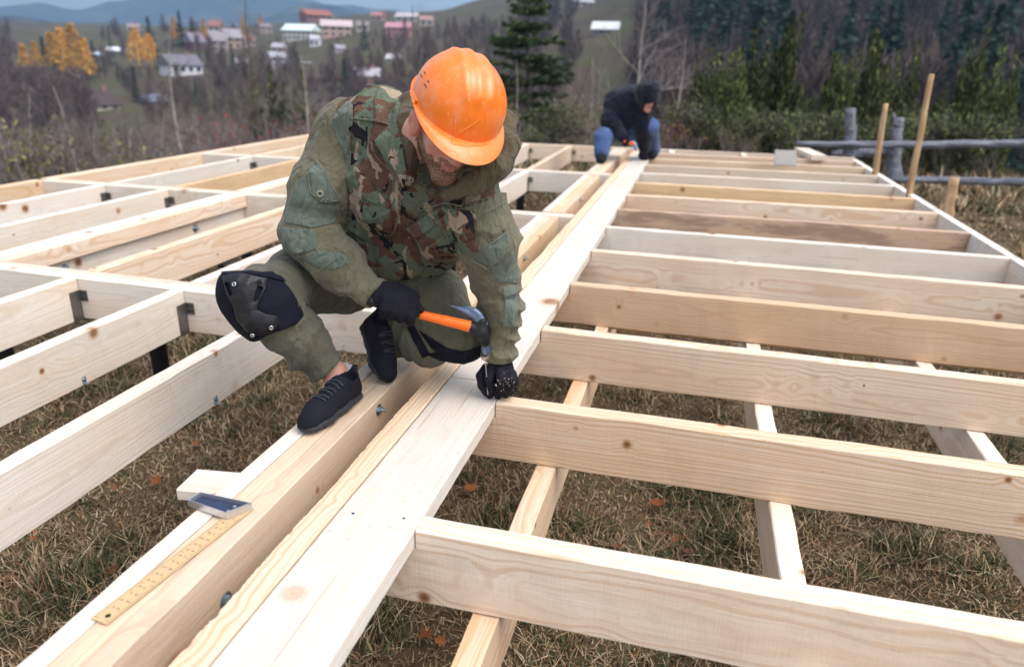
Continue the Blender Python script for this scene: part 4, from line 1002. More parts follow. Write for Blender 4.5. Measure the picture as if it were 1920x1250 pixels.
# ================================================================ FIGURES: signed distance modelling, surfaced with surface nets
_lat = np.random.RandomState(5).rand(32, 32, 32).astype(np.float32)
def vnoise(P):
    """smooth value noise, P (n,3) -> 0..1"""
    i = np.floor(P).astype(int); f = (P-i).astype(np.float32); f = f*f*(3-2*f); i &= 31; j = (i+1) & 31
    a, b, c = i.T; A, B, C = j.T; x, y, z = f.T
    L = _lat
    return (((L[a, b, c]*(1-x)+L[A, b, c]*x)*(1-y)+(L[a, B, c]*(1-x)+L[A, B, c]*x)*y)*(1-z)
            + ((L[a, b, C]*(1-x)+L[A, b, C]*x)*(1-y)+(L[a, B, C]*(1-x)+L[A, B, C]*x)*y)*z)
class SDF:
    def __init__(s, lo, hi, h):
        s.lo = np.array(lo, float); s.h = h; s.n = np.ceil((np.array(hi)-s.lo)/h).astype(int)+1
        s.D = np.full(s.n, .5, np.float32); s.I = np.zeros(s.n, np.int8)
    def sub(s, lo, hi, pad):
        a = np.clip(np.floor((np.array(lo)-pad-s.lo)/s.h).astype(int), 0, s.n-1); b = np.clip(np.ceil((np.array(hi)+pad-s.lo)/s.h).astype(int)+1, 1, s.n)
        sl = tuple(slice(a[k], max(a[k]+1, b[k])) for k in range(3))
        g_ = [((np.arange(sl[k].start, sl[k].stop))*s.h+s.lo[k]).astype(np.float32) for k in range(3)]
        return sl, g_[0][:, None, None], g_[1][None, :, None], g_[2][None, None, :]
    def comb(s, sl, d, k, id_, op='u'):
        D = s.D[sl]
        if op == 'u':
            if id_ is not None:
                I = s.I[sl]; I[d < D] = id_
            h_ = np.clip(.5+.5*(D-d)/k, 0, 1) if k > 0 else (d < D).astype(np.float32)
            s.D[sl] = D*(1-h_)+d*h_-k*h_*(1-h_)
        else:                                            # smooth subtraction
            h_ = np.clip(.5-.5*(D+d)/k, 0, 1); s.D[sl] = D*(1-h_)-d*h_+k*h_*(1-h_)
    def cone(s, a, b, ra, rb, k=.03, id_=None, flat=None, op='u'):
        a = np.array(a, float); b = np.array(b, float); R = max(ra, rb)
        sl, X, Y, Z = s.sub(np.minimum(a, b)-R, np.maximum(a, b)+R, k+.03)
        ab = b-a; L2 = max(1e-9, ab@ab); px_, py_, pz_ = X-a[0], Y-a[1], Z-a[2]
        t = np.clip((px_*ab[0]+py_*ab[1]+pz_*ab[2])/L2, 0, 1)
        qx, qy, qz = px_-ab[0]*t, py_-ab[1]*t, pz_-ab[2]*t
        if flat is not None:                             # (direction, factor): squash along a direction
            f, fac = np.array(flat[0], float), flat[1]; f /= np.linalg.norm(f); c = (qx*f[0]+qy*f[1]+qz*f[2])*(fac-1)
            qx, qy, qz = qx+c*f[0], qy+c*f[1], qz+c*f[2]
        d = np.sqrt(qx*qx+qy*qy+qz*qz)-(ra+(rb-ra)*t)
        s.comb(sl, d.astype(np.float32), k, id_, op)
    def chain(s, pts, rad, k=.03, id_=None, flat=None):
        for i in range(len(pts)-1): s.cone(pts[i], pts[i+1], rad[i], rad[i+1], k, id_, flat)
    def ell(s, c, axes, rad, k=.03, id_=None, op='u'):
        c = np.array(c, float); R = max(rad); sl, X, Y, Z = s.sub(c-R, c+R, k+.02); A = [np.array(v, float) for v in axes]
        px_, py_, pz_ = X-c[0], Y-c[1], Z-c[2]; l = [(px_*v[0]+py_*v[1]+pz_*v[2]) for v in A]
        q1 = np.sqrt(sum((l[i]/rad[i])**2 for i in range(3))); q2 = np.sqrt(sum((l[i]/rad[i]**2)**2 for i in range(3)))+1e-6
        s.comb(sl, (q1*(q1-1)/q2).astype(np.float32), k, id_, op)
    def cut(s, p, n, k=.004, rad=.13):
        """remove the side the normal points to, within rad of p"""
        p = np.array(p, float); n = np.array(n, float)/np.linalg.norm(n); sl, X, Y, Z = s.sub(p-rad, p+rad, 0)
        d = (X-p[0])*n[0]+(Y-p[1])*n[1]+(Z-p[2])*n[2]; r_ = (X-p[0])**2+(Y-p[1])**2+(Z-p[2])**2
        s.D[sl] = np.where(r_ < rad*rad, np.maximum(s.D[sl], d), s.D[sl]).astype(np.float32)
    def near(s, w=.03):
        m = np.abs(s.D) < w; idx = np.nonzero(m); P = np.stack(idx, 1)*s.h+s.lo; return m, P
    def folds(s, fn, w=.03):
        m, P = s.near(w); s.D[m] += fn(P, s.I[m]).astype(np.float32)
    def mesh(s, name, mats, parent=None, matmap=None, smooth_it=1, relax=None, largest=False):
        D = s.D; S = D < 0; n = s.n; c = S[:-1, :-1, :-1]
        any_ = np.zeros(np.array(n)-1, bool); all_ = np.ones(np.array(n)-1, bool)
        for dx in (0, 1):
            for dy in (0, 1):
                for dz in (0, 1):
                    q_ = S[dx:n[0]-1+dx, dy:n[1]-1+dy, dz:n[2]-1+dz]; any_ |= q_; all_ &= q_
        cells = any_ & ~all_; ci = np.stack(np.nonzero(cells), 1); idx = np.full(cells.shape, -1, np.int32); idx[cells] = np.arange(len(ci))
        acc = np.zeros((len(ci), 3)); cnt = np.zeros(len(ci)); corners = np.array([(x, y, z) for x in (0, 1) for y in (0, 1) for z in (0, 1)])
        val = {tuple(k): D[ci[:, 0]+k[0], ci[:, 1]+k[1], ci[:, 2]+k[2]] for k in corners}
        for k in corners:
            for ax in range(3):
                if k[ax]: continue
                k2 = k.copy(); k2[ax] = 1; a, b = val[tuple(k)], val[tuple(k2)]; m = (a < 0) != (b < 0)
                t = np.where(m, a/np.where(a-b == 0, 1, a-b), 0); p_ = np.repeat(k[None].astype(float), len(ci), 0); p_[:, ax] += t
                acc[m] += p_[m]; cnt[m] += 1
        V = (ci+acc/cnt[:, None])*s.h+s.lo; F = []
        for ax in range(3):
            o1, o2 = [(1, 2), (2, 0), (0, 1)][ax]
            a = S; sl0 = [slice(None)]*3; sl1 = [slice(None)]*3; sl0[ax] = slice(0, -1); sl1[ax] = slice(1, None)
            E0, E1 = a[tuple(sl0)], a[tuple(sl1)]; ch = E0 != E1; e = np.stack(np.nonzero(ch), 1)
            ok = (e[:, o1] > 0) & (e[:, o2] > 0) & (e[:, o1] < n[o1]-1) & (e[:, o2] < n[o2]-1); e = e[ok]; ins = E0[tuple(e.T)]
            def cell(d1, d2):
                q_ = e.copy(); q_[:, o1] -= d1; q_[:, o2] -= d2; return idx[tuple(q_.T)]
            quad = np.stack([cell(1, 1), cell(0, 1), cell(0, 0), cell(1, 0)], 1); quad[~ins] = quad[~ins][:, ::-1]; F.append(quad)
        F = np.concatenate(F); F = F[(F >= 0).all(1)]
        if largest:
            lab = np.arange(len(V))
            while True:
                m_ = lab[F].min(1); l2 = lab.copy()
                for k in range(4): np.minimum.at(l2, F[:, k], m_)
                l2 = l2[l2]
                if (l2 == lab).all(): break
                lab = l2
            u_, c_ = np.unique(lab, return_counts=True); F = F[lab[F[:, 0]] == u_[c_.argmax()]]; used = np.unique(F); rm = np.full(len(V), -1); rm[used] = np.arange(len(used)); V = V[used]; F = rm[F]
        for _ in range(smooth_it):
            A = np.zeros_like(V); C = np.zeros(len(V))
            for k in range(4):
                for j in (1, 3): np.add.at(A, F[:, k], V[F[:, (k+j) % 4]]); np.add.at(C, F[:, k], 1)
            V = V*.5+A/np.maximum(C, 1)[:, None]*.5
        mi = None
        if matmap is not None:
            cc = ci[F[:, 0]]; ids = s.I[cc[:, 0], cc[:, 1], cc[:, 2]]; mi = np.array(matmap)[ids]
        return npmesh(name, V, F, mats, parent, smooth=True, mi=mi)
from mathutils.bvhtree import BVHTree
def bvh(o):
    me = o.data; return BVHTree.FromPolygons([v.co.copy() for v in me.vertices], [tuple(p_.vertices) for p_ in me.polygons])
def hit(tree, px, py, push=.0, fallback=None):
    d = pxdir(px, py).normalized(); loc, nrm, _, dist = tree.ray_cast(CAM, d)
    if loc is None: return None
    if nrm.dot(d) > 0: nrm = -nrm
    return loc+nrm*push, nrm
def patch(tree, name, poly, mat, par, push=.004, n=12, thick=.003):
    """cloth patch: quad outline (4 photograph points) laid on a surface; built as a thin slab with its own thickness"""
    P = [Vector((*p_, 0)) for p_ in poly]; G = {}
    V = []; F = []
    for i in range(n+1):
        for j in range(n+1):
            u, v = i/n, j/n; q_ = (P[0]*(1-u)+P[1]*u)*(1-v)+(P[3]*(1-u)+P[2]*u)*v; hh = hit(tree, q_.x, q_.y); tt = 0
            while hh is None and tt < 1:
                tt += .1; cq = (P[0]+P[1]+P[2]+P[3])/4; q2 = q_.lerp(cq, tt); hh = hit(tree, q2.x, q2.y)
            if hh is None: return None
            G[i, j] = hh
    md = sorted((h_[0]-CAM).length for h_ in G.values())[len(G)//2]
    for i in range(n+1):
        for j in range(n+1):
            loc, nr_ = G[i, j]; edge = min(i, j, n-i, n-j) == 0
            V.append(loc+nr_*(push if not edge else push*.8))
    k = len(V); V += [v-G[i, j][1]*thick*2 for v, (i, j) in zip(V, [(i, j) for i in range(n+1) for j in range(n+1)])]
    for i in range(n):
        for j in range(n):
            a = i*(n+1)+j; q_ = (a, a+n+1, a+n+2, a+1); F.append(q_); F.append(tuple(x+k for x in q_[::-1]))
    bd = [i*(n+1) for i in range(n+1)]+[n*(n+1)+j for j in range(1, n+1)]+[i*(n+1)+n for i in range(n-1, -1, -1)]+[j for j in range(n-1, 0, -1)]
    for a, b in zip(bd, bd[1:]+bd[:1]): F.append((b, a, a+k, b+k))
    o = mk(name, V, F, mat, par, smooth=True); return o
def cord(tree, name, pts, rad, mat, par, push=.001, step=3.0, teeth=False):
    Q = []
    for a, b in zip(pts[:-1], pts[1:]):
        m = max(1, int(math.dist(a, b)/step))
        for i in range(m): hh = hit(tree, a[0]+(b[0]-a[0])*i/m, a[1]+(b[1]-a[1])*i/m, push); Q.append(hh[0] if hh else None)
    Q = [q_ for q_ in Q if q_ is not None]
    if len(Q) < 3: return None
    if teeth:
        gs = []
        for a, b in zip(Q[:-1], Q[1:]):
            L = (b-a).length; m = max(1, int(L/.0032)); d = (b-a).normalized(); R_ = d.to_track_quat('X', 'Z').to_matrix().to_4x4()
            if L > .04: continue
            for i in range(m): gs.append(xf(boxg(-.0010, .0010, -.0032, .0032, -.001, .0016), Matrix.Translation(a+(b-a)*(i/m)) @ R_))
        return mk(name, *merge(*gs), mat, par)
    V, F = tube([list(q_) for q_ in Q], [rad]*len(Q), 6); return mk(name, V, [tuple(f) for f in F], mat, par, smooth=True)
def setpar(o, root):
    bpy.context.view_layer.update(); o.parent = root; o.matrix_parent_inverse = root.matrix_world.inverted(); return o

def pxproj(P):
    d = np.asarray(P)-np.array(CAM); x, y, z = d @ np.array(cr2), d @ np.array(cu2), d @ np.array(cf); return 960+1353.95*x/z, 625-1353.95*y/z
def polydist(X, Y, poly, rnd_=2.0):
    """signed distance in photograph pixels, negative inside"""
    n = len(poly); d = np.full(X.shape, 1e9); ins = np.zeros(X.shape, bool)
    for i in range(n):
        ax_, ay_ = poly[i]; bx_, by_ = poly[(i+1) % n]; ex, ey = bx_-ax_, by_-ay_; t = np.clip(((X-ax_)*ex+(Y-ay_)*ey)/(ex*ex+ey*ey), 0, 1)
        d = np.minimum(d, np.hypot(X-ax_-ex*t, Y-ay_-ey*t)); c_ = ((ay_ <= Y) != (by_ <= Y)); ins ^= c_ & (X < ax_+(Y-ay_)/(ey if abs(ey) > 1e-9 else 1e-9)*ex)
    return np.where(ins, -d, d)+0.0
def overlay(src, name, polys, mat, par, off=.005, depth=.003, holes=(), ppm=640., front=None, bulge=0, refine=2):
    """a piece of cloth or shell carved as its own solid that follows the surface of src: polygon outlines, real thickness"""
    allp = [p_ for q_ in polys for p_ in q_]
    m = (np.abs(src.D) < .035); idx = np.stack(np.nonzero(m), 1); P = idx*src.h+src.lo; X, Y = pxproj(P)
    k = (X > min(a for a, _ in allp)-14) & (X < max(a for a, _ in allp)+14) & (Y > min(b_ for _, b_ in allp)-14) & (Y < max(b_ for _, b_ in allp)+14)
    if k.sum() < 10: return None
    # keep only the sheet that faces the camera
    dist = ((P-np.array(CAM)) @ np.array(cf))[k]; near_ = np.percentile(dist, 2); ok = idx[k][dist < near_+(front or .14)]
    lo_ = ok.min(0)-2; hi_ = ok.max(0)+3; lo_ = np.maximum(lo_, 0); hi_ = np.minimum(hi_, src.n)
    sub_ = src.D[lo_[0]:hi_[0], lo_[1]:hi_[1], lo_[2]:hi_[2]]
    t = SDF(src.lo+lo_*src.h, src.lo+(hi_-1)*src.h, src.h/refine)
    # trilinear upsample
    G = sub_
    for ax in range(3):
        n_ = t.n[ax]; c = np.clip(np.arange(n_)/refine, 0, G.shape[ax]-1.001); i0 = c.astype(int); f = (c-i0).astype(np.float32); sh = [1, 1, 1]; sh[ax] = n_
        G = np.take(G, i0, ax)*(1-f.reshape(sh))+np.take(G, np.minimum(i0+1, G.shape[ax]-1), ax)*f.reshape(sh)
    gx_ = np.stack(np.meshgrid(*[np.arange(t.n[a])*t.h+t.lo[a] for a in range(3)], indexing='ij'), -1); X, Y = pxproj(gx_.reshape(-1, 3)); pd = np.full(X.shape, 1e9)
    for q_ in polys: pd = np.minimum(pd, polydist(X, Y, q_))
    for q_ in holes: pd = np.maximum(pd, -polydist(X, Y, q_))
    pd = (pd/ppm).reshape(G.shape).astype(np.float32); o_ = off+(bulge*np.clip(-pd/.03, 0, 1) if bulge else 0)
    a = G-o_; r_ = .0018; D = np.maximum(a, pd); e_ = np.clip(r_*2-np.abs(a-pd), 0, None)/(r_*2); D = D+e_*e_*r_*.5
    far = ((gx_-np.array(CAM)) @ np.array(cf)) > near_+(front or .14)
    D = np.maximum(D, -(G+depth)); D[far] = np.maximum(D[far], .01)
    t.D = D.astype(np.float32); t.D[[0, -1]] = .01; t.D[:, [0, -1]] = .01; t.D[:, :, [0, -1]] = .01
    if not (t.D < 0).any(): return None
    o = t.mesh(name, [mat], None, None, 1, largest=True); setpar(o, par); return o
# ================================================================ materials of the figures
def cloth(name, cols, nscale=3, weave=900, crease=.5, rough=.9, patches=None):
    q = NB(name, rough, .1); x = q.co()
    c = q.ramp(q.noise(x, nscale, 4, .6), cols)
    c = q.mix(q.rng(q.noise(x, 60, 4, .7), .35, .75, 0, .35), c, tuple(v*.55 for v in cols[0][1]))
    q.base(c)
    w1 = q.noise(x, weave, 2); w2 = q.math('ABSOLUTE', q.math('SUBTRACT', q.noise(q.mapv(x, (1, 1, .45)), 16, 3, .5, .5), .5)); w3 = q.noise(x, 75, 4, .6)
    h = q.math('ADD', q.math('MULTIPLY', w2, 26*crease), q.math('ADD', q.math('MULTIPLY', w3, 1.3), q.math('MULTIPLY', w1, .25)))
    q.bump(h, .95, .0040); q.b.inputs['Sheen Weight'].default_value = .15; return q.m
C_OLIVE = cloth('olive_cloth', [(.3, (.115, .108, .068)), (.5, (.17, .157, .102)), (.7, (.145, .155, .108))], 4)
C_SAGE = cloth('sage_cloth', [(.3, (.095, .120, .098)), (.5, (.135, .165, .135)), (.7, (.18, .205, .17))], 5)
C_TROUS = cloth('trouser_cloth', [(.3, (.082, .080, .054)), (.55, (.125, .122, .086)), (.75, (.155, .16, .12))], 3, crease=.35)
C_HOOD = cloth('hood_lining', [(.3, (.085, .068, .040)), (.6, (.13, .105, .062))], 5)
C_DARK = cloth('dark_inner', [(.3, (.022, .016, .013)), (.6, (.035, .026, .02))], 5)
def camo(name):
    q = NB(name, .9, .1); x = q.co(); 
    wv = q.vmath('ADD', x, q.vmath('SCALE', q.noise(x, 14, 3, .6, out=1), None, .05))
    def lay(off, sc_, t): return q.rng(q.noise(q.mapv(wv, (1, 1, .6), off), sc_, 2.2, .55, 1.0), t, t+.006)
    c = q.mix(lay((1, 2, 3), 11, .515), (.135, .165, .115), (.135, .075, .052))
    c = q.mix(lay((5, 1, 9), 13, .585), c, (.38, .30, .22))
    c = q.mix(lay((8, 8, 2), 15, .60), c, (.020, .020, .026))
    w3 = q.noise(x, 75, 4, .6); c = q.mix(q.rng(w3, .4, .8, 0, .25), c, (.05, .05, .035)); q.base(c)
    w1 = q.noise(x, 900, 2); w2 = q.noise(x, 24, 4, .6, .4)
    q.bump(q.math('ADD', q.math('MULTIPLY', w2, 6.0), q.math('ADD', q.math('MULTIPLY', w3, 1.2), q.math('MULTIPLY', w1, .25))), .95, .0040); return q.m
C_CAMO = camo('camouflage_cloth')
def skin(name, c, red):
    q = NB(name, .5, .35); x = q.co(); n1 = q.noise(x, 26, 4); q.base(q.mix(q.rng(n1, .3, .75), c, red)); q.b.inputs['Subsurface Weight'].default_value = .12
    q.b.inputs['Subsurface Radius'].default_value = (.01, .004, .002); q.bump(q.noise(x, 420, 3), .35, .0006); return q.m
M_SKIN = skin('skin', (.60, .34, .25), (.55, .24, .19))
q = NB('stubble_skin', .6, .2); x_ = q.co(); q.base(q.mix(q.rng(q.noise(x_, 520, 2, .8), .42, .56), (.44, .26, .19), (.06, .038, .028))); q.bump(q.noise(x_, 600, 2), .7, .001); M_STUB = q.m
M_LIP = plain('lip', (.40, .19, .15), .45, 0, 60, .1)
M_HAIR = plain('hair_brown', (.075, .042, .025), .7)
q = NB('helmet_plastic', .22, .5); x_ = q.co()
c_ = q.mix(q.rng(q.noise(x_, 7, 4), .45, .8, 0, .25), (.93, .205, .014), (.84, .22, .035)); c_ = q.mix(q.rng(q.noise(q.mapv(x_, (1, 1, .3)), 130, 3, .7), .62, .70, 0, .65), c_, (.85, .50, .32)); q.base(q.mix(q.rng(q.noise(x_, 18, 6, .75), .48, .72, 0, .38), c_, (.72, .42, .27))); q.rough(q.rng(q.noise(x_, 45, 5, .7), .3, .8, .26, .50)); q.bump(q.noise(x_, 260, 3), .05, .0006); q.b.inputs['Coat Weight'].default_value = .25; M_HELM = q.m
M_SLOT = plain('slot_dark', (.10, .025, .01), .8)
def knit(name, c):
    q = NB(name, .85, .15); x = q.co(); n1 = q.noise(x, 9, 4); q.base(q.mix(n1, tuple(v*.6 for v in c), tuple(v*1.6 for v in c)))
    v = q.n('TexVoronoi'); v.inputs['Scale'].default_value = 420; q.l(x, v.inputs['Vector']); q.bump(q.math('ADD', v.outputs['Distance'], q.math('MULTIPLY', q.noise(x, 60, 3), 2)), .6, .0012); return q.m
M_GLOVE = knit('glove_black', (.012, .012, .018)); M_KNIT = knit('shoe_knit', (.011, .0115, .018)); M_LACE = plain('lace_black', (.03, .032, .045), .7, 0, 300, .4); M_SOLE = plain('rubber_sole', (.028, .03, .036), .6, 0, 30, .4, .3, 200)
M_PADF = knit('pad_fabric', (.008, .009, .017)); M_PADS = plain('pad_shell', (.014, .014, .017), .42, 0, 14, .6, .25, 120)
M_SOCK = plain('grey_sock', (.52, .54, .60), .9, 0, 50, .1, .3, 500)
M_RING = plain('metal_eyelet', (.55, .55, .56), .3, 1); M_BRASS = plain('zip_metal', (.34, .31, .24), .4, .9); M_BTN = plain('button_khaki', (.26, .25, .19), .5)
M_ORG = plain('hammer_grip_orange', (.90, .16, .015), .38, 0, 30, .12); M_HBLK = plain('hammer_rubber_black', (.014, .015, .019), .5, 0, 30, .4)
M_HSTL = plain('hammer_blue_steel', (.15, .20, .32), .38, .5, 25, .6); M_FACE = plain('worn_steel', (.48, .43, .38), .35, .9, 60, .3); M_NAIL = plain('nail_steel', (.52, .52, .54), .3, 1)
def R_(px, py, y): return np.array(ray_y(px, py, y))
def ring(px_list): return [R_(*p_) for p_ in px_list]
# ================================================================ NEAR WORKER
WK = empty('person', (-.92, 1.95, 0)); tag(WK, 'kneeling worker in camouflage jacket and orange helmet hammering a nail into the plank', 'person')
J = dict(ankR=R_(632, 702, 1.79), kneeR=R_(490, 562, 1.70), hipR=R_(650, 520, 2.12), ankL=R_(708, 622, 2.10), kneeL=R_(862, 632, 1.99), hipL=R_(745, 515, 2.18),
         pelv=R_(700, 490, 2.17), belly=R_(735, 425, 2.09), chest=R_(765, 335, 2.0), neck=R_(790, 262, 1.88), shR=R_(645, 275, 2.0), elR=R_(578, 438, 1.87), wrR=R_(692, 545, 1.79),
         shL=R_(893, 395, 1.88), elL=R_(928, 515, 1.93), wrL=R_(942, 655, 1.93))
cx, cy_, cz_ = np.array(cr2), np.array(cu2), -np.array(cf)
Fh = cx*.22-cy_*.79+cz_*.57; Fh /= np.linalg.norm(Fh); Rh = -cx*.93+cy_*.20+cz_*.36; Rh -= (Rh@Fh)*Fh; Rh /= np.linalg.norm(Rh); Uh = np.cross(Rh, Fh)
HC = R_(847, 232, 1.76)
def hl(x, y, z): return HC+Rh*x+Fh*y+Uh*z
HA = (Rh, Fh, Uh)
# ---- body: head, neck, wrists, ankles, one skin surface
def build_body(root, hl, HA, J, h=.004, extra=None, name='body', beard=True):
    lo = np.min([p_ for p_ in J.values()]+[hl(0, 0, -.1)], 0)-.2; hi = np.max([p_ for p_ in J.values()]+[hl(0, 0, .1)], 0)+.2
    s = SDF(lo, hi, h)
    s.ell(hl(0, -.012, .035), HA, (.074, .095, .088), .02, 0)
    s.ell(hl(0, .030, -.030), HA, (.060, .066, .082), .03, 0)
    for sx in (-1, 1):
        s.cone(hl(.052*sx, -.005, -.045), hl(.012*sx, .078, -.102), .020, .018, .025, 1)
        s.ell(hl(.040*sx, .055, -.030), HA, (.022, .022, .028), .02, 0)
        s.ell(hl(.028*sx, .096, .006), HA, (.017, .014, .011), .012, None, 'd')          # eye sockets
        s.ell(hl(.029*sx, .084, .006), HA, (.0125, .0125, .0125), .004, 0)
        # ear: outer shell with a rim and a hollow
        s.ell(hl(.086*sx, .000, -.022), HA, (.013, .023, .037), .008, 3)
        s.ell(hl(.097*sx, -.008, -.012), HA, (.008, .017, .024), .006, 3)
        s.ell(hl(.109*sx, .004, -.018), HA, (.013, .010, .018), .003, None, 'd')
        s.ell(hl(.086*sx, .002, -.048), HA, (.007, .009, .011), .006, 3)
    s.cone(hl(0, .088, .010), hl(0, .112, -.026), .010, .0125, .012, 0)
    for sx in (-1, 1): s.ell(hl(.011*sx, .103, -.031), HA, (.008, .009, .007), .006, 0)
    s.ell(hl(0, .080, -.100), HA, (.024, .020, .018), .02, 1)
    s.ell(hl(0, .098, -.056), HA, (.022, .007, .0042), .006, 2); s.ell(hl(0, .094, -.067), HA, (.018, .008, .0048), .006, 2)
    s.cone(hl(-.022, .101, -.062), hl(.022, .101, -.062), .0016, .0016, .003, None, op='d')
    s.cone(hl(0, -.02, -.05), J['neck'], .058, .062, .03, 0)
    nk = J['neck']
    s.cone(nk, J['chest'], .07, .11, .04, 0); s.cone(J['chest'], J['pelv'], .11, .11, .04, 0)
    for sd_ in 'RL':
        s.cone(J['chest'], J['sh'+sd_], .06, .045, .04, 0); s.cone(J['sh'+sd_], J['el'+sd_], .042, .034, .02, 0); s.cone(J['el'+sd_], J['wr'+sd_], .036, .026, .02, 0)
        s.cone(J['pelv'], J['hip'+sd_], .10, .08, .04, 0); s.cone(J['hip'+sd_], J['knee'+sd_], .072, .050, .03, 0); s.cone(J['knee'+sd_], J['ank'+sd_], .046, .030, .03, 0)
    if extra: extra(s)
    return s
b = build_body(WK, hl, HA, J, .0042, lambda s: (s.cone(J['ankR'], R_(628, 735, 1.76), .034, .036, .02, 0), s.cone(J['wrR'], R_(712, 556, 1.775), .028, .03, .02, 0), s.cone(J['wrL'], R_(938, 685, 1.93), .028, .03, .02, 0), s.cone(J['ankL'], R_(700, 640, 2.08), .032, .034, .02, 0)))
M_EAR = skin('ear_skin', (.64, .30, .23), (.58, .20, .16))
bo = b.mesh('body', [M_SKIN, M_STUB, M_LIP, M_EAR], None, [0, 1, 2, 3], 1); setpar(bo, WK)
# stubble lower face: reassign by position
me = bo.data; inv3 = np.stack([Rh, Fh, Uh])
ctr = np.empty(len(me.polygons)*3); me.polygons.foreach_get('center', ctr); ctr = (ctr.reshape(-1, 3)-HC) @ inv3.T
mi = np.empty(len(me.polygons), np.int32); me.polygons.foreach_get('material_index', mi)
jx_ = np.abs(ctr[:, 0]); lowf = (ctr[:, 2] < -.064-.0*jx_+(jx_-.02).clip(0)*.42+.006*np.sin(ctr[:, 0]*300)) & (ctr[:, 2] > -.15) & (ctr[:, 1] > -.02) & (np.linalg.norm(ctr, axis=1) < .17)
mous = (ctr[:, 2] < -.041) & (ctr[:, 2] > -.054) & (jx_ < .034) & (ctr[:, 1] > .07)
mi[(lowf | mous) & (mi != 2) & (mi != 3)] = 1; me.polygons.foreach_set('material_index', mi)
# beard hairs, a child of the body
rsb = np.random.RandomState(3); cand = np.nonzero((mi == 1) & (ctr[:, 2] < -.06))[0]
if len(cand):
    nrm = np.empty(len(me.polygons)*3); me.polygons.foreach_get('normal', nrm); nrm = nrm.reshape(-1, 3); pk = cand[rsb.randint(0, len(cand), 2600)]
    P = ctr[pk] @ inv3+HC+rsb.normal(0, .0018, (2600, 3)); N = nrm[pk]; dn = -Uh*.55+Fh*.1; D_ = N*.55+dn+rsb.normal(0, .22, (2600, 3)); D_ /= np.linalg.norm(D_, axis=1)[:, None]
    sdv = np.cross(D_, rsb.normal(0, 1, (2600, 3))); sdv /= np.linalg.norm(sdv, axis=1)[:, None]; L_ = rsb.uniform(.004, .011, (2600, 1))
    V = np.stack([P-sdv*.0004-N*.001, P+sdv*.0004-N*.001, P+D_*L_], 1).reshape(-1, 3); bd_ = npmesh('beard', V, np.arange(7800).reshape(-1, 3), M_HAIR); setpar(bd_, WK)
# ---- jacket
def limb_fold(P, a, b, amp, f1, f2, seed):
    a = np.array(a); ab = np.array(b)-a; L = np.linalg.norm(ab); u = ab/L; t = (P-a) @ u; rel = P-a-np.outer(t, u)
    q_ = rel*f2+np.outer(t*f1, u)+seed; w_ = vnoise(rel*9+seed*2)*1.6
    n = vnoise(q_+np.outer(w_, u)); n2 = vnoise(q_*2.3+5); return amp*(np.abs(2*n-1)**.75-.5)+amp*.28*(np.abs(2*n2-1)-.4)
def jacket_folds(P, I):
    out = np.zeros(len(P))
    m = (I == 1); out[m] = limb_fold(P[m], J['elR'], J['shR'], 0.0202, 15, 7, 3.)*(1-.55*np.clip(((P[m]-J['elR'])@(J['shR']-J['elR']))/np.linalg.norm(J['shR']-J['elR'])**2, 0, 1))
    m = (I == 2); out[m] = limb_fold(P[m], J['elR'], J['wrR'], 0.0187, 20, 8, 7.)
    m = (I == 3); out[m] = limb_fold(P[m], J['shL'], J['elL'], 0.0173, 16, 8, 11.)
    m = (I == 4); out[m] = limb_fold(P[m], J['elL'], J['wrL'], 0.0173, 19, 9, 15.)
    m = (I == 0); out[m] = limb_fold(P[m], R_(640, 300, 1.9), R_(860, 440, 1.9), .024, 11, 5, 19.)
    m = (I == 5) | (I == 6); out[m] = limb_fold(P[m], R_(770, 200, 1.85), R_(900, 340, 1.7), .008, 14, 8, 29.)
    return out
lo = np.min([J[k] for k in ('shR', 'shL', 'elR', 'elL', 'wrR', 'wrL', 'pelv', 'neck')], 0)-.24; hi = np.max([J[k] for k in ('shR', 'shL', 'elR', 'elL', 'wrR', 'wrL', 'pelv', 'neck')], 0)+.2
s = SDF(lo, hi, .0044)
fl = (np.array([.2, -.85, .35]), 1.25)
s.chain([R_(700, 475, 2.14), R_(740, 415, 2.06), R_(770, 335, 1.985), R_(775, 270, 1.96)], [.150, .150, .160, .12], .05, 0, fl)
s.chain([R_(815, 350, 1.93), R_(835, 420, 1.95), R_(800, 470, 2.05)], [.10, .085, .08], .04, 0)
s.cone(R_(650, 250, 2.02), R_(636, 290, 2.0), .088, .088, .03, 1)
s.chain([R_(672, 243, 2.02), R_(712, 240, 2.0), R_(790, 275, 1.93), R_(880, 350, 1.88)], [.085, .095, .10, .085], .05, 0)
s.chain([J['shR'], R_(606, 350, 1.92), J['elR']], [.088, .084, .076], .035, 1)
s.chain([J['elR'], R_(640, 500, 1.82), R_(678, 535, 1.795)], [.074, .064, .052], .03, 2)
s.cone(R_(684, 540, 1.79), R_(705, 552, 1.78), .043, .040, .012, 2)
s.chain([J['shL'], R_(918, 450, 1.9), J['elL']], [.080, .078, .070], .035, 3)
s.chain([J['elL'], R_(938, 580, 1.93), R_(940, 630, 1.93)], [.068, .062, .050], .025, 4)
s.chain([R_(938, 638, 1.93), R_(938, 668, 1.93)], [.046, .050], .01, 4)
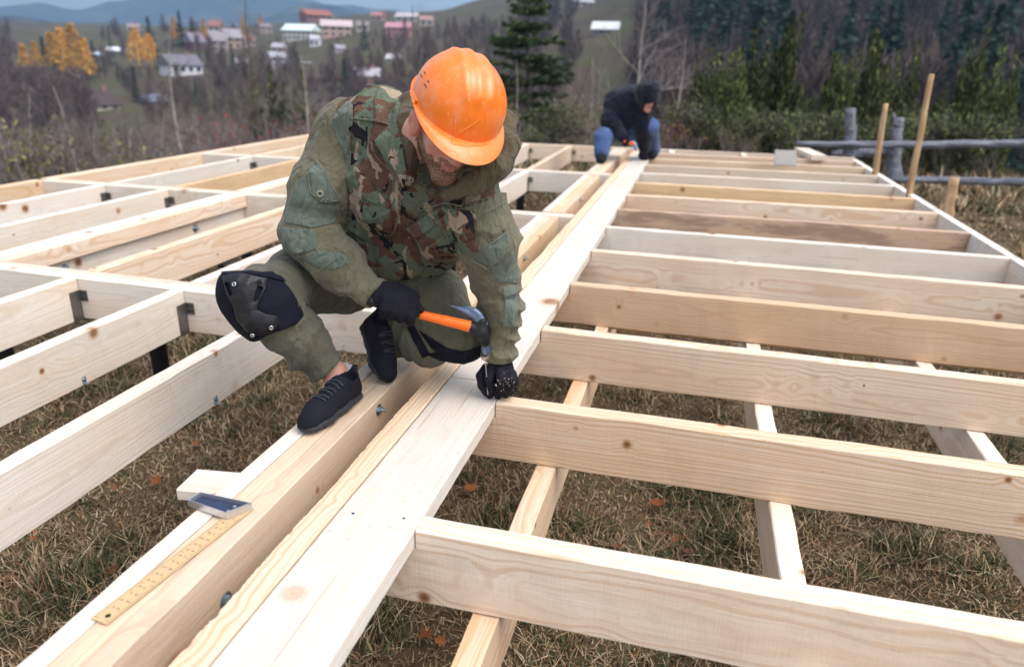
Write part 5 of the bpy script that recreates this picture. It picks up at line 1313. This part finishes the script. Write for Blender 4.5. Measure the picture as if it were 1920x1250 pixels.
# hood thrown open round the neck and the collar edge
hood = ring([(772, 196, 1.93), (760, 235, 1.86), (772, 285, 1.81), (800, 330, 1.78), (840, 352, 1.765), (890, 345, 1.765), (930, 315, 1.78), (948, 275, 1.83), (942, 235, 1.90), (900, 205, 2.0), (830, 190, 2.02), (772, 196, 1.93)])
s.chain(hood, [.030, .032, .030, .028, .026, .026, .028, .030, .034, .045, .05, .030], .02, 5)
s.chain(ring([(935, 215, 1.95), (956, 240, 1.90), (960, 272, 1.85), (944, 305, 1.80), (912, 335, 1.775)]), [.022, .024, .024, .022, .02], .012, 6)
s.chain(ring([(738, 220, 1.92), (735, 275, 1.83), (765, 330, 1.80)]), [.03, .026, .02], .02, 0)
# hollow of the collar
s.cone(hl(0, -.0, .02), hl(0, .03, -.13), .088, .070, .012, None, op='d')
s.folds(jacket_folds)
s.cut(R_(708, 553, 1.775), J['wrR']-J['elR']); s.cut(R_(938, 672, 1.93), (0, 0, -1), rad=.08)
jk_sdf = s
jk = s.mesh('jacket', [C_CAMO, C_OLIVE, C_OLIVE, C_OLIVE, C_OLIVE, C_HOOD, C_DARK], None, [0, 1, 1, 1, 1, 5, 6], 1); setpar(jk, WK)
JT = bvh(jk)
# ---- trousers
s = SDF(np.min([J['kneeR'], J['ankL'], J['kneeL'], J['ankR'], J['pelv'], J['hipL']], 0)-.18, np.max([J['kneeR'], J['ankL'], J['kneeL'], J['pelv'], J['hipL']], 0)+.16, .0048)
s.cone(J['hipR'], J['hipL'], .12, .12, .05, 0); s.cone(J['pelv'], R_(720, 440, 2.12), .135, .125, .04, 0)
s.chain([J['hipR'], R_(560, 530, 1.92), J['kneeR']], [.105, .098, .088], .04, 1)
s.chain([J['kneeR'], R_(537, 610, 1.735), R_(577, 650, 1.76), R_(602, 682, 1.77)], [.084, .074, .068, .052], .03, 2)
s.chain([J['hipL'], R_(815, 565, 2.06), J['kneeL']], [.110, .100, .074], .04, 3)
s.chain([J['kneeL'], R_(800, 640, 2.03), R_(745, 625, 2.07), R_(728, 622, 2.08)], [.066, .070, .062, .050], .03, 4)
def tf(P, I):
    o_ = np.zeros(len(P))
    for id_, a, b, amp, f1, f2 in ((1, 'hipR', 'kneeR', .014, 12, 7), (2, 'kneeR', 'ankR', .022, 20, 6), (3, 'hipL', 'kneeL', .014, 13, 6), (4, 'kneeL', 'ankL', .02, 22, 6)):
        m = I == id_; o_[m] = limb_fold(P[m], J[a], J[b], amp, f1, f2, id_*5.)
    return o_
s.folds(tf)
s.cut(R_(612, 693, 1.775), np.array(R_(640, 700, 1.79))-R_(590, 655, 1.76)); s.cut(R_(722, 620, 2.085), np.array(R_(716, 620, 2.09))-R_(745, 625, 2.07))
tr_sdf = s
tz = s.mesh('trousers', C_TROUS, None, None, 1); setpar(tz, WK); TT = bvh(tz)
# ---- knee pads
def pad(name, knee, along, front, wid=.082, ln=.17, h=.004):
    along = np.array(along)/np.linalg.norm(along); front = np.array(front, float); front -= (front@along)*along; front /= np.linalg.norm(front); side = np.cross(along, front); return along, front, side
al, fr_, sd2 = pad('', 0, R_(560, 632, 1.74)-R_(470, 520, 1.70), -np.array(cf)*1.0-cx*.75+cy_*.1)
K0 = np.array(J['kneeR'])
s = SDF(K0-.22, K0+.22, .004)
PC = R_(493, 574, 1.690)
s.ell(PC+fr_*.0, (al, sd2, fr_), (.108, .100, .088), .01, 0); s.cone(PC-al*.05, PC+al*.05, .092, .086, .02, 0)
s.cut(R_(470, 512, 1.66), cy_+cz_*.2-cx*.05, rad=.2); s.cut(PC-fr_*.035, -fr_, rad=.3); s.cut(R_(500, 634, 1.7), -cy_+cx*.35, rad=.2)
s.folds(lambda P, I: limb_fold(P, K0, K0+sd2, .006, 22, 12, 3.))
po = s.mesh('knee_pad', [M_PADF], None, None, 1); setpar(po, WK); PT = bvh(po)
pad_sdf = s
overlay(pad_sdf, 'pad_shell', [[(415, 517), (455, 511), (503, 521), (500, 540), (487, 562), (482, 580), (498, 588), (521, 592), (525, 606), (512, 622), (488, 630), (462, 622), (444, 600), (437, 574), (424, 550)]], M_PADS, po, .009, .002,
        holes=[[(421, 532), (429, 530), (436, 552), (430, 556)], [(484, 536), (493, 540), (484, 562), (476, 566)]], bulge=.006, front=.2)
overlay(pad_sdf, 'pad_band', [[(414, 508), (470, 506), (540, 518), (540, 528), (500, 520), (455, 511), (415, 517)]], M_PADF, po, .006, .002, front=.2)
overlay(pad_sdf, 'pad_cushion', [[(448, 588), (480, 582), (518, 598), (516, 616), (486, 626), (458, 616)]], M_HBLK, po, .014, .002, bulge=.006, front=.2)
bpy.context.view_layer.update()
def eyelet(tree, px, py, r, par, mat=M_RING, push=.012, nm='eyelet'):
    hh = hit(tree, px, py, push)
    if not hh: return
    V, F = lathe([(r*.45, -.001), (r*.5, .0012), (r*.9, .0014), (r, -.001)], 14); q_ = hh[1].to_track_quat('Z', 'Y').to_matrix().to_4x4()
    o = mk(nm, *xf((V, F), Matrix.Translation(hh[0]) @ q_), mat, None, smooth=True); setpar(o, par); return o
for px, py, m_ in ((445, 534, M_RING), (484, 531, M_PADF), (508, 609, M_RING), (478, 622, M_RING)): eyelet(PT, px, py, .0062, po, m_, .018)
# left knee pad: hard cap under the knee with straps round the leg
KL = np.array(J['kneeL']); s = SDF(KL-.2, KL+.2, .004); lg = KL-np.array(R_(745, 625, 2.07)); lg /= np.linalg.norm(lg); dn_ = np.array([0, 0, -1.])
s.chain([KL-lg*.085, KL-lg*.01, KL+lg*.015], [.078, .080, .080], .01, 0); s.cut(KL-dn_*-.03+np.array([0, 0, -.0]), np.array([-.25, .1, 1.])); s.cut(KL-lg*.11, -lg)
pl = s.mesh('knee_pad', [M_PADF], None, None, 1); setpar(pl, WK); PLT = bvh(pl)
patch(TT, 'pad_strap', [(765, 612), (777, 610), (806, 664), (792, 670)], M_PADF, pl, .006, 10, .004)
overlay(tr_sdf, 'pad_strap', [[(784, 618), (800, 628), (838, 652), (885, 662), (905, 652), (903, 668), (870, 684), (836, 676), (806, 650)]], M_PADF, pl, .005, .003, front=.3)
# ---- shoes
def shoe(name, toe, heel, up, root, ankle):
    """toe, heel: world points of the sole's underside"""
    toe, heel = np.array(toe), np.array(heel); d = toe-heel; L = np.linalg.norm(d); d /= L; up = np.array(up, float); up -= (up@d)*d; up /= np.linalg.norm(up); sd_ = np.cross(d, up)
    def P(x, y, z): return heel+d*(x*L)+sd_*y+up*z
    AX = (d, sd_, up); e = empty(name, toe); setpar(e, root) if 0 else None
    s = SDF(np.minimum(toe, heel)-.16, np.maximum(toe, heel)+.2, .0035)
    s.chain([P(.14, 0, .045), P(.45, 0, .045), P(.72, .004, .038), P(.90, .002, .028)], [.029, .032, .037, .033], .02, 0, (up, 1.1))
    s.chain([P(.16, 0, .045), P(.18, 0, .072)], [.031, .033], .02, 0); s.chain([P(.36, 0, .078), P(.58, 0, .056)], [.028, .026], .02, 0)
    s.cone(P(.04, 0, .100), P(.09, 0, .07), .009, .017, .012, 0)
    s.cone(P(.19, 0, .075), P(.20, 0, .16), .027, .034, .004, None, op='d')
    s.cone(np.array(ankle), np.array(ankle)+up*.08, .030, .036, .006, None, op='d')
    s.cut(P(0, 0, .022), -up)
    up_ = s.mesh(name, [M_KNIT], None, None, 1)
    s2 = SDF(np.minimum(toe, heel)-.12, np.maximum(toe, heel)+.12, .0035)
    s2.chain([P(.13, 0, .016), P(.42, -.002, .016), P(.72, .003, .016), P(.885, .001, .018)], [.033, .033, .0405, .036], .02, 0, (up, 2.0)); s2.cut(P(0, 0, .0005), -up); s2.cut(P(0, 0, .030), up)
    s2.folds(lambda Q, I: .0012*np.sin(((Q-heel)@d)*260), .02)
    so_ = s2.mesh('sole', [M_SOLE], None, None, 1); setpar(so_, up_)
    T_ = bvh(up_)
    rl = random.Random(2)
    for k in range(6):                                    # laces across the tongue
        x = .44+.058*k; z = .11-.006*k; w_ = .026-.001*k
        a = P(x-.01, -w_, 0); b_ = P(x+.02*(-1)**k, w_, 0); Q = []
        for t in np.linspace(0, 1, 9):
            q_ = a*(1-t)+b_*t+up*.16; loc, n_, _, _ = T_.ray_cast(Vector(q_), Vector(-up))
            if loc is not None: Q.append(list(loc+Vector(up)*.0032))
        if len(Q) > 3:
            V, F = tube(Q, [.0030]*len(Q), 6); o = mk('lace', V, [tuple(f) for f in F], M_LACE, None, smooth=True); setpar(o, up_)
    setpar(up_, root); return up_, P
s1, PS1 = shoe('shoe', (-.934, 1.535, .002), (-.903, 1.795, .002), (0, 0, 1), WK, J['ankR'])
toeL = np.array([-.862, 1.905, .004]); heelL = R_(683, 612, 2.035)
s2_, PS2 = shoe('shoe', toeL, heelL, -np.array(cf)*.8+cx*.75+cy_*.3, WK, J['ankL'])
for a, b_, rr in ((J['ankR']+np.array([.006, .012, -.045]), J['ankR']+np.array([.016, .004, .020]), .039), (R_(708, 632, 2.07), R_(716, 622, 2.08), .036)):
    s = SDF(np.minimum(a, b_)-.06, np.maximum(a, b_)+.06, .0035); s.cone(a, b_, rr, rr*.97, .01, 0); s.cut(b_, np.array(b_)-np.array(a)); o = s.mesh('sock', [M_SOCK], None, None, 1); setpar(o, WK)
# ---- gloves
hd0, hd1 = R_(690, 562, 1.752), R_(886, 613, 1.845)      # hammer handle axis
hd = (hd1-hd0)/np.linalg.norm(hd1-hd0); e1 = cz_-(cz_@hd)*hd; e1 /= np.linalg.norm(e1); e2 = np.cross(hd, e1); e2 *= np.sign(e2@cy_)
def hpt(px_, ang, r):
    """a point round the handle at the place nearest column px_"""
    t = (px_-690)/(886-690); c = hd0+(hd1-hd0)*t; a = math.radians(ang); return c+e1*math.cos(a)*r+e2*math.sin(a)*r
s = SDF(R_(730, 570, 1.75)-.13, R_(730, 570, 1.75)+.13, .003)
kn_ = []
for i, px_ in enumerate((770, 752, 735, 719)):
    r0 = .029; fr = .0118-.0006*i
    pts = [hpt(px_-4, 100, .040), hpt(px_, 35, .034), hpt(px_+2, -25, r0), hpt(px_+3, -95, r0), hpt(px_+1, -165, r0), hpt(px_-2, -215, r0-.004)]
    s.chain(pts, [fr+.002, fr+.0015, fr+.001, fr, fr-.001, fr-.0015], .008, 0); kn_.append(pts[0])
wr = R_(700, 548, 1.785)
for i, k_ in enumerate(kn_): s.cone(wr+hd*.006*(1.5-i), k_, .026, .017, .02, 0)
s.ell(hpt(738, 95, .030), (hd, e1, e2), (.050, .034, .030), .02, 0); s.ell(hpt(742, 30, .022), (hd, e1, e2), (.044, .024, .030), .014, 0)
s.chain([hpt(722, 130, .040), hpt(750, 92, .034), hpt(771, 58, .026), hpt(785, 30, .021)], [.019, .0155, .0128, .0110], .010, 0)
s.cone(R_(694, 543, 1.79), R_(712, 556, 1.775), .034, .032, .01, 0)
s.folds(lambda P, I: .0016*(vnoise(P*90)-.5), .02)
g1_ = s.mesh('glove', [M_GLOVE], None, None, 1); setpar(g1_, WK)
s = SDF(R_(930, 700, 1.91)-.10, R_(930, 700, 1.91)+.12, .0028)
s.cone(R_(940, 662, 1.93), R_(940, 690, 1.935), .033, .034, .01, 0)
s.ell(R_(938, 700, 1.935), (cx, cy_, cz_), (.042, .034, .032), .02, 0)
fing = [([(922, 688, 1.905), (917, 708, 1.885), (921, 726, 1.888), (919, 741, 1.900)], .0122), ([(938, 690, 1.905), (940, 710, 1.875), (940, 727, 1.885), (934, 742, 1.905)], .0126),
        ([(951, 694, 1.915), (956, 712, 1.885), (955, 728, 1.895), (948, 740, 1.918)], .012), ([(960, 700, 1.93), (965, 714, 1.905), (963, 727, 1.915), (957, 736, 1.935)], .0108)]
for pts, r in fing: s.chain([R_(*p_) for p_ in pts], [r*1.3, r*1.22, r*1.12, r*.92], .0032, 0)
s.chain([R_(912, 690, 1.925), R_(901, 704, 1.905), R_(903, 722, 1.895), R_(911, 737, 1.897)], [.016, .0135, .012, .0098], .006, 0)
s.folds(lambda P, I: .0014*(vnoise(P*100)-.5), .02)
g2_ = s.mesh('glove', [M_GLOVE], None, None, 1); setpar(g2_, WK); GT = bvh(g2_)
# sawdust on the glove
gs = []
for k in range(38):
    px, py = rnd.gauss(948, 10), rnd.gauss(716, 10); hh = hit(GT, px, py, .0005)
    if hh: z_ = rnd.uniform(.0005, .0012); gs.append(xf(boxg(-z_, z_, -z_, z_, 0, z_), Matrix.Translation(hh[0]) @ Matrix.Rotation(rnd.random()*3, 4, hh[1])))
o = mk('glove_dust', *merge(*gs), W_CREAM); setpar(o, g2_)
# ---- helmet
def helmet(root, hl, mat):
    nt_, nz_ = 120, 46; V = []; F = []; z0 = .046
    def shellp(u, v, off=0):
        th = u*2*PI; ph = v*PI/2; x, y = math.sin(th), math.cos(th); cr_ = math.cos(ph)**.86; zz = math.sin(ph)**.95
        X, Y = x*(.112+off)*cr_, (y*(.134+off)+(-.006))*cr_; Z = z0+zz*(.126+off)
        # three lengthwise ribs over the crown
        rib = 0
        for cx_, w_ in ((-.032, .011), (0, .012), (.032, .011)): rib += math.exp(-((X-cx_)/w_)**2)*.0062
        rib *= _sm(min(1, max(0, (v-.34)/.22))); rib *= 1
        # front emblem panel, flat, and side swell
        fr = math.exp(-((th if th < PI else th-2*PI)/.55)**4)*math.exp(-((v-.28)/.22)**4); k = 1-.030*fr
        side = .0030*math.exp(-((abs(math.sin(th))-1)/.25)**2)*math.exp(-((v-.25)/.2)**2)
        L = math.sqrt(X*X+Y*Y+Z*Z); s_ = (L*k+rib+side)/L; return X*s_, Y*s_, z0+(Z-z0)*s_ if Z > z0 else Z
    rows = []
    # brim: outwards then under, then the shell, then the inner face
    def brim(u):
        th = u*2*PI; c = math.cos(th); f = max(0, c)**2.0; b_ = max(0, -c)**2; return .005+.050*f+.012*b_, -.020*f-.006*b_
    for t in (1.0, .97, .75, .5, .25, .06): rows.append(('b', t))
    for j in range(nz_+1): rows.append(('s', j/nz_))
    grid = []
    for kind, t in rows:
        row = []
        for i in range(nt_):
            u = i/nt_
            if kind == 's': x, y, z = shellp(u, max(.0, t*.999)); 
            else:
                x, y, z = shellp(u, 0); th = u*2*PI; w_, dz = brim(u); x += math.sin(th)*w_*t; y += math.cos(th)*w_*t; z += dz*t*t-.002*(t > .95)
                x *= 1-.12*(max(0, math.cos(th))**3)*t*abs(math.sin(th))
            row.append((x, y, z))
        grid.append(row)
    inner = [[(x*.965, y*.965, (z-z0)*.965+z0-.001 if k >= 6 else z-.0028) for (x, y, z) in row] for k, row in enumerate(grid)]
    allr = inner[::-1]+grid
    for row in allr: V += [tuple(hl(*p_)) for p_ in row]
    m = len(allr)
    for r_ in range(m-1):
        for i in range(nt_): F.append((r_*nt_+i, r_*nt_+(i+1) % nt_, (r_+1)*nt_+(i+1) % nt_, (r_+1)*nt_+i))
    o = mk('helmet', V, F, mat, None, smooth=True)
    bm = bmesh.new(); bm.from_mesh(o.data); bmesh.ops.recalc_face_normals(bm, faces=bm.faces); bm.to_mesh(o.data); bm.free()
    setpar(o, root); return o
hm_o = helmet(WK, lambda x, y, z: hl(x, y, z), M_HELM); HT = bvh(hm_o)
for (a, b_) in (((796, 135.5), (798.5, 141)), ((788, 139), (793, 148)), ((801.5, 151), (806, 156.5)), ((795.5, 157), (801, 167)), ((796.2, 148.4), (798, 150.6))):
    o = cord(HT, 'vent_slot', [a, b_], .0011, M_SLOT, None, .0002, 1.5)
    if o: setpar(o, hm_o)
cp = patch(HT, 'side_clip', [(766, 174), (774, 168), (784, 190), (775, 196)], M_HELM, None, .004, 8, .003)
if cp: setpar(cp, hm_o)
for pts in ([(846, 268), (862, 250), (885, 236), (903, 222)], [(846, 268), (851, 244), (853, 220)], [(846, 270), (880, 275), (914, 271)]):
    o = cord(HT, 'emblem_ridge', pts, .0016, M_HELM, None, .0, 2)
    if o: setpar(o, hm_o)
# dark headband edge under the brim
V = []; F = []
for i in range(40):
    a = 2*PI*i/40; 
    for z in (.022, .05): V.append(tuple(hl(math.sin(a)*.092, math.cos(a)*.110-.006, z)))
for i in range(40): j_ = (i+1) % 40; F.append((2*i, 2*j_, 2*j_+1, 2*i+1))
o = mk('head_band', V, F, M_HBLK); setpar(o, hm_o)
# ---- jacket details laid on its surface
def jp(name, poly, mat, push=.005, par=jk, holes=(), front=.16): return overlay(jk_sdf, name, [poly], mat, par, push, .002, holes, front=front)
jp('sleeve_pocket', [(553, 345), (577, 322), (604, 382), (640, 384), (628, 418), (590, 428), (532, 418), (535, 392)], C_SAGE, .0035)
jp('sleeve_pocket_flap', [(577, 316), (596, 302), (612, 322), (640, 376), (622, 384), (602, 380), (584, 366)], C_SAGE, .0075)
jp('sleeve_patch', [(522, 425), (588, 432), (598, 450), (592, 468), (560, 478), (530, 470)], C_SAGE, .0032)
jp('sleeve_patch', [(560, 482), (600, 468), (650, 478), (662, 492), (628, 506), (596, 502)], C_SAGE, .0032)
jp('shoulder_tab', [(632, 208), (652, 188), (662, 198), (661, 236), (650, 242)], C_SAGE, .005)
jp('shoulder_panel', [(628, 212), (650, 222), (658, 262), (655, 330), (646, 290), (620, 232)], C_SAGE, .003)
jp('sleeve_pocket_flap', [(886, 484), (912, 462), (950, 432), (958, 458), (938, 492), (916, 500)], C_SAGE, .006)
jp('sleeve_patch', [(912, 504), (940, 496), (962, 470), (974, 510), (970, 532), (934, 530)], C_SAGE, .0032)
jp('sleeve_patch', [(942, 540), (972, 532), (970, 600), (958, 612), (940, 612), (946, 575)], C_SAGE, .0032)
jp('cuff_panel', [(922, 634), (958, 628), (966, 668), (924, 670)], C_SAGE, .003)
jp('chest_pocket', [(652, 362), (698, 378), (735, 392), (738, 440), (700, 462), (650, 430)], C_CAMO, .0045)
jp('chest_pocket_flap', [(648, 326), (662, 318), (690, 336), (732, 384), (729, 391), (700, 382), (672, 372), (655, 362)], C_CAMO, .010)
jp('chest_pocket', [(812, 400), (892, 400), (896, 470), (850, 482), (815, 460)], C_CAMO, .0045)
jp('chest_pocket_flap', [(808, 404), (826, 388), (885, 396), (895, 444), (860, 458), (840, 452)], C_CAMO, .010)
jp('front_flap', [(735, 446), (760, 428), (806, 398), (832, 384), (844, 402), (800, 436), (742, 470)], C_CAMO, .010)
jp('lapel', [(698, 262), (742, 222), (752, 262), (764, 330), (756, 356), (742, 322), (722, 300)], C_CAMO, .010)
jp('yoke_panel', [(662, 196), (706, 182), (752, 192), (740, 238), (662, 224)], C_CAMO, .004)
for nm, pts in (('zip', [(699, 266), (722, 300), (744, 322), (754, 345), (750, 378), (742, 425), (734, 440)]), ('zip', [(784, 402), (806, 386), (835, 378), (885, 386)])):
    o = cord(JT, nm, pts, .002, M_BRASS, None, .0125, 3, True)
    if o: setpar(o, jk)
M_SEAM = plain('pale_seam', (.20, .20, .15), .9)
for pts in ([(662, 190), (655, 250), (660, 320)], [(579, 320), (596, 306), (636, 374), (603, 377), (584, 362), (579, 320)], [(888, 482), (950, 430)], [(886, 484), (916, 502), (956, 460)], [(660, 222), (700, 226), (745, 240)], [(820, 505), (790, 470), (835, 440)], [(600, 508), (640, 480), (655, 500)], [(905, 395), (930, 385), (950, 372)]):
    o = cord(JT, 'seam', pts, .0011, M_SEAM, None, .0085, 4)
    if o: setpar(o, jk)
for px, py, r, m_ in ((601, 363, .0105, M_BTN), (821, 407, .0065, M_RING), (766, 337, .008, M_BTN), (784, 300, .006, M_BTN)):
    eyelet(JT, px, py, r, jk, m_, .0125, 'button')
# ================================================================ HAMMER AND NAIL
HM = empty('hammer', (0, 0, 0)); HM.location = hd1; tag(HM, 'claw hammer with orange and black grip held over the nail by the near worker', 'hammer', kind='thing')
bpy.context.view_layer.update()
def hpart(name, s, mat, h_it=1): o = s.mesh(name, [mat], None, None, h_it); setpar(o, HM); return o
gA, gB = R_(789, 590, 1.80), R_(881, 612, 1.843)
def capseg(a, b_, ra, rb, flat=1.0): return None
s = SDF(np.minimum(hd0, gB)-.05, np.maximum(hd0, gB)+.05, .0026)
s.chain([gA, (gA+gB)/2, gB], [.0125, .0142, .0168], .004, 0); s.cut(gB+hd*.002, hd); s.cut(gA-hd*.004, -hd); hpart('grip', s, M_ORG)
s = SDF(np.minimum(hd0, gB)-.05, np.maximum(hd0, gB)+.05, .0026)
s.chain([hd0+hd*.01, hd0+hd*.02, gA-hd*.004], [.0155, .0125, .0112], .004, 0); s.cut(gA-hd*.001, hd); hpart('grip_end', s, M_HBLK)
cp = patch(bvh(bpy.data.objects['grip_end']), 'grip_inlay', [(770, 577), (782, 583), (782, 589), (774, 590)], M_ORG, None, .001, 6, .001)
if cp: setpar(cp, HM)
fc = R_(914, 668, 1.898); hc = R_(903, 622, 1.852)
s = SDF(np.minimum(fc, R_(850, 565, 1.86))-.06, np.maximum(fc, hc)+.07, .0026)
s.chain([gB, hc], [.0165, .015], .004, 0); s.chain([R_(904, 603, 1.853), hc, R_(909, 642, 1.875)], [.015, .0185, .014], .012, 0); hpart('head_sleeve', s, M_HBLK)
s = SDF(np.minimum(fc, R_(850, 565, 1.86))-.06, np.maximum(fc, hc)+.07, .0026)
s.chain([R_(905, 620, 1.856), R_(910, 645, 1.878), R_(912, 655, 1.888)], [.014, .0115, .0165], .005, 0)
for ofs in (-1, 1):
    o3 = (cx*.62+cy_*.70+cz_*.2)*.0088*ofs
    s.chain([R_(905, 606, 1.852), R_(896, 592, 1.850)+o3*.5, R_(878, 579, 1.850)+o3, R_(853, 568, 1.852)+o3*1.15], [.0150, .0105, .0086, .0060], .0015, 0, (cz_, 1.4))
hpart('hammer_head', s, M_HSTL)
s = SDF(fc-.06, fc+.06, .0024); ua = np.array(fc)-R_(910, 648, 1.880); ua /= np.linalg.norm(ua); s.chain([fc-ua*.018, fc-ua*.002], [.0195, .0195], .002, 0); s.cut(fc+ua*.002, ua, .001); s.cut(fc-ua*.014, -ua); hpart('striking_face', s, M_FACE)
nb_, nt2 = R_(915, 741, 1.882), R_(911, 683, 1.868)
NL = empty('nail', nb_); tag(NL, 'long steel nail standing on the plank between gloved thumb and fingers', 'nail'); bpy.context.view_layer.update()
V, F = tube([list(nb_), list(nb_+(nt2-nb_)*.08), list(nt2)], [.0004, .0019, .0019], 10); o = mk('nail_shank', V, [tuple(f) for f in F], M_NAIL, None, smooth=True); setpar(o, NL)
V, F = lathe([(0, -.001), (.0046, -.0008), (.0046, .0008), (0, .0012)], 14); q_ = Vector(nt2-nb_).to_track_quat('Z', 'Y').to_matrix().to_4x4(); o = mk('nail_cap', *xf((V, F), Matrix.Translation(nt2) @ q_), M_NAIL); setpar(o, NL)
# ================================================================ FAR WORKER (hooded, blue jeans)
W2 = empty('person', (-.85, 8.1, 0)); tag(W2, 'worker in black hooded jacket and blue jeans crouching at the far end of the plank', 'person')
C_NAVY = cloth('black_quilted', [(.3, (.005, .006, .014)), (.6, (.011, .013, .030))], 6); C_JEAN = cloth('blue_denim', [(.3, (.045, .08, .20)), (.55, (.08, .135, .30)), (.75, (.12, .19, .38))], 5, crease=.3)
K = dict(ankR=R_(1128, 288, 7.76), kneeR=R_(1131, 259, 7.86), hipR=R_(1152, 240, 8.22), ankL=R_(1223, 280, 8.42), kneeL=R_(1219, 238, 8.04), hipL=R_(1180, 242, 8.28), pelv=R_(1160, 234, 8.26), chest=R_(1176, 200, 8.10), neck=R_(1195, 180, 8.02),
         shR=R_(1152, 186, 8.10), elR=R_(1142, 226, 7.98), wrR=R_(1166, 256, 7.86), shL=R_(1203, 202, 8.02), elL=R_(1207, 240, 8.02), wrL=R_(1208, 278, 8.12))
F2 = cx*.30-cy_*.72+cz_*.60; F2 /= np.linalg.norm(F2); R2 = -cx*.93+cz_*.35-cy_*.1; R2 -= (R2@F2)*F2; R2 /= np.linalg.norm(R2); U2 = np.cross(R2, F2); H2 = R_(1214, 183, 7.93)
def hl2(x, y, z): return H2+R2*x+F2*y+U2*z
b = build_body(W2, hl2, (R2, F2, U2), K, .007); o = b.mesh('body', [M_SKIN, M_SKIN, M_LIP, M_SKIN], None, [0, 1, 2, 3], 1); setpar(o, W2)
lo = np.min(list(K.values()), 0)-.25; hi = np.max(list(K.values())+[H2], 0)+.25
s = SDF(lo, hi, .009)
s.chain([R_(1160, 228, 8.22), R_(1170, 208, 8.14), K['chest'], R_(1185, 188, 8.06)], [.18, .19, .185, .14], .05, 0)
s.chain([K['shR'], R_(1178, 184, 8.07), K['shL']], [.085, .11, .085], .04, 0)
s.chain([K['shR'], K['elR'], K['wrR']], [.105, .092, .065], .03, 1); s.chain([K['shL'], K['elL'], K['wrL']], [.10, .088, .065], .03, 2)
s.ell(hl2(0, -.01, .03), (R2, F2, U2), (.132, .145, .145), .03, 3); s.cone(hl2(0, -.03, -.03), R_(1188, 186, 8.05), .10, .12, .04, 3)
s.ell(hl2(0, .13, -.055), (R2, F2, U2), (.062, .09, .062), .02, None, 'd')
s.folds(lambda P, I: .018*(np.abs(2*vnoise(P*np.array([7, 7, 17.]))-1)-.4), .04)
o = s.mesh('hooded_jacket', [C_NAVY], None, None, 1); setpar(o, W2)
s = SDF(lo, hi, .009)
s.cone(K['hipR'], K['hipL'], .13, .13, .05, 0); s.cone(K['hipR'], K['kneeR'],  .13, .098, .04, 0); s.cone(K['kneeR'], K['ankR'], .098, .078, .03, 0); s.cone(K['hipL'], K['kneeL'], .15, .092, .04, 0); s.cone(K['kneeL'], K['ankL'], .086, .088, .03, 0)
s.folds(lambda P, I: .012*(np.abs(2*vnoise(P*np.array([9, 9, 20.]))-1)-.4), .04)
o = s.mesh('jeans', [C_JEAN], None, None, 1); setpar(o, W2)
for a in (K['ankR'], K['ankL']):
    s = SDF(a-.3, a+.25, .008); z0 = .0; hx = np.array([a[0], a[1], 0]); s.chain([hx+np.array([0, .06, .045]), hx+np.array([.01, -.08, .045]), hx+np.array([.015, -.17, .035])], [.048, .050, .040], .03, 0); s.cone(hx+np.array([0, .04, .06]), a, .05, .055, .02, 0); s.cut(hx+np.array([0, -.05, .002]), (0, 0, -1), rad=.3)
    o = s.mesh('shoe', [M_KNIT], None, None, 1); setpar(o, W2)
def glove2(w, tipdir, spread):
    w = np.array(w); d = np.array(tipdir, float); d /= np.linalg.norm(d); sp = np.array(spread, float); sp -= (sp@d)*d; sp /= np.linalg.norm(sp); nn = np.cross(d, sp)
    s = SDF(w-.2, w+.2, .005); s.cone(w, w+d*.07, .036, .040, .02, 0, (nn, 1.5))
    for i in range(4): o_ = sp*(.030-.020*i); s.chain([w+d*.07+o_, w+d*.11+o_+nn*.012, w+d*.125+o_+nn*.032, w+d*.11+o_+nn*.045], [.0125, .012, .011, .010], .004, 0)
    s.chain([w+d*.03+sp*.035, w+d*.07+sp*.055+nn*.02, w+d*.10+sp*.045+nn*.035], [.016, .013, .011], .006, 0)
    o = s.mesh('glove', [M_GLOVE], None, None, 1); setpar(o, W2)
glove2(K['wrR'], R_(1178, 270, 7.80)-K['wrR'], cy_); glove2(K['wrL'], (.15, -.15, -1), -cx)
HM2 = empty('hammer', R_(1186, 270, 7.8)); tag(HM2, 'orange handled hammer in the hand of the far hooded worker', 'hammer', kind='thing'); bpy.context.view_layer.update()
a, b_ = R_(1170, 266, 7.8), R_(1189, 270, 7.8)
V, F = tube([list(a), list(b_)], [.017, .019], 10); o = mk('grip', V, [tuple(f) for f in F], M_ORG, None, smooth=True); setpar(o, HM2)
V, F = tube([list(b_-cy_*-.03-cx*.02), list(b_+cx*.01), list(b_+cx*.02-cy_*.07)], [.012, .018, .016], 10); o = mk('hammer_head', V, [tuple(f) for f in F], M_HSTL, None, smooth=True); setpar(o, HM2)
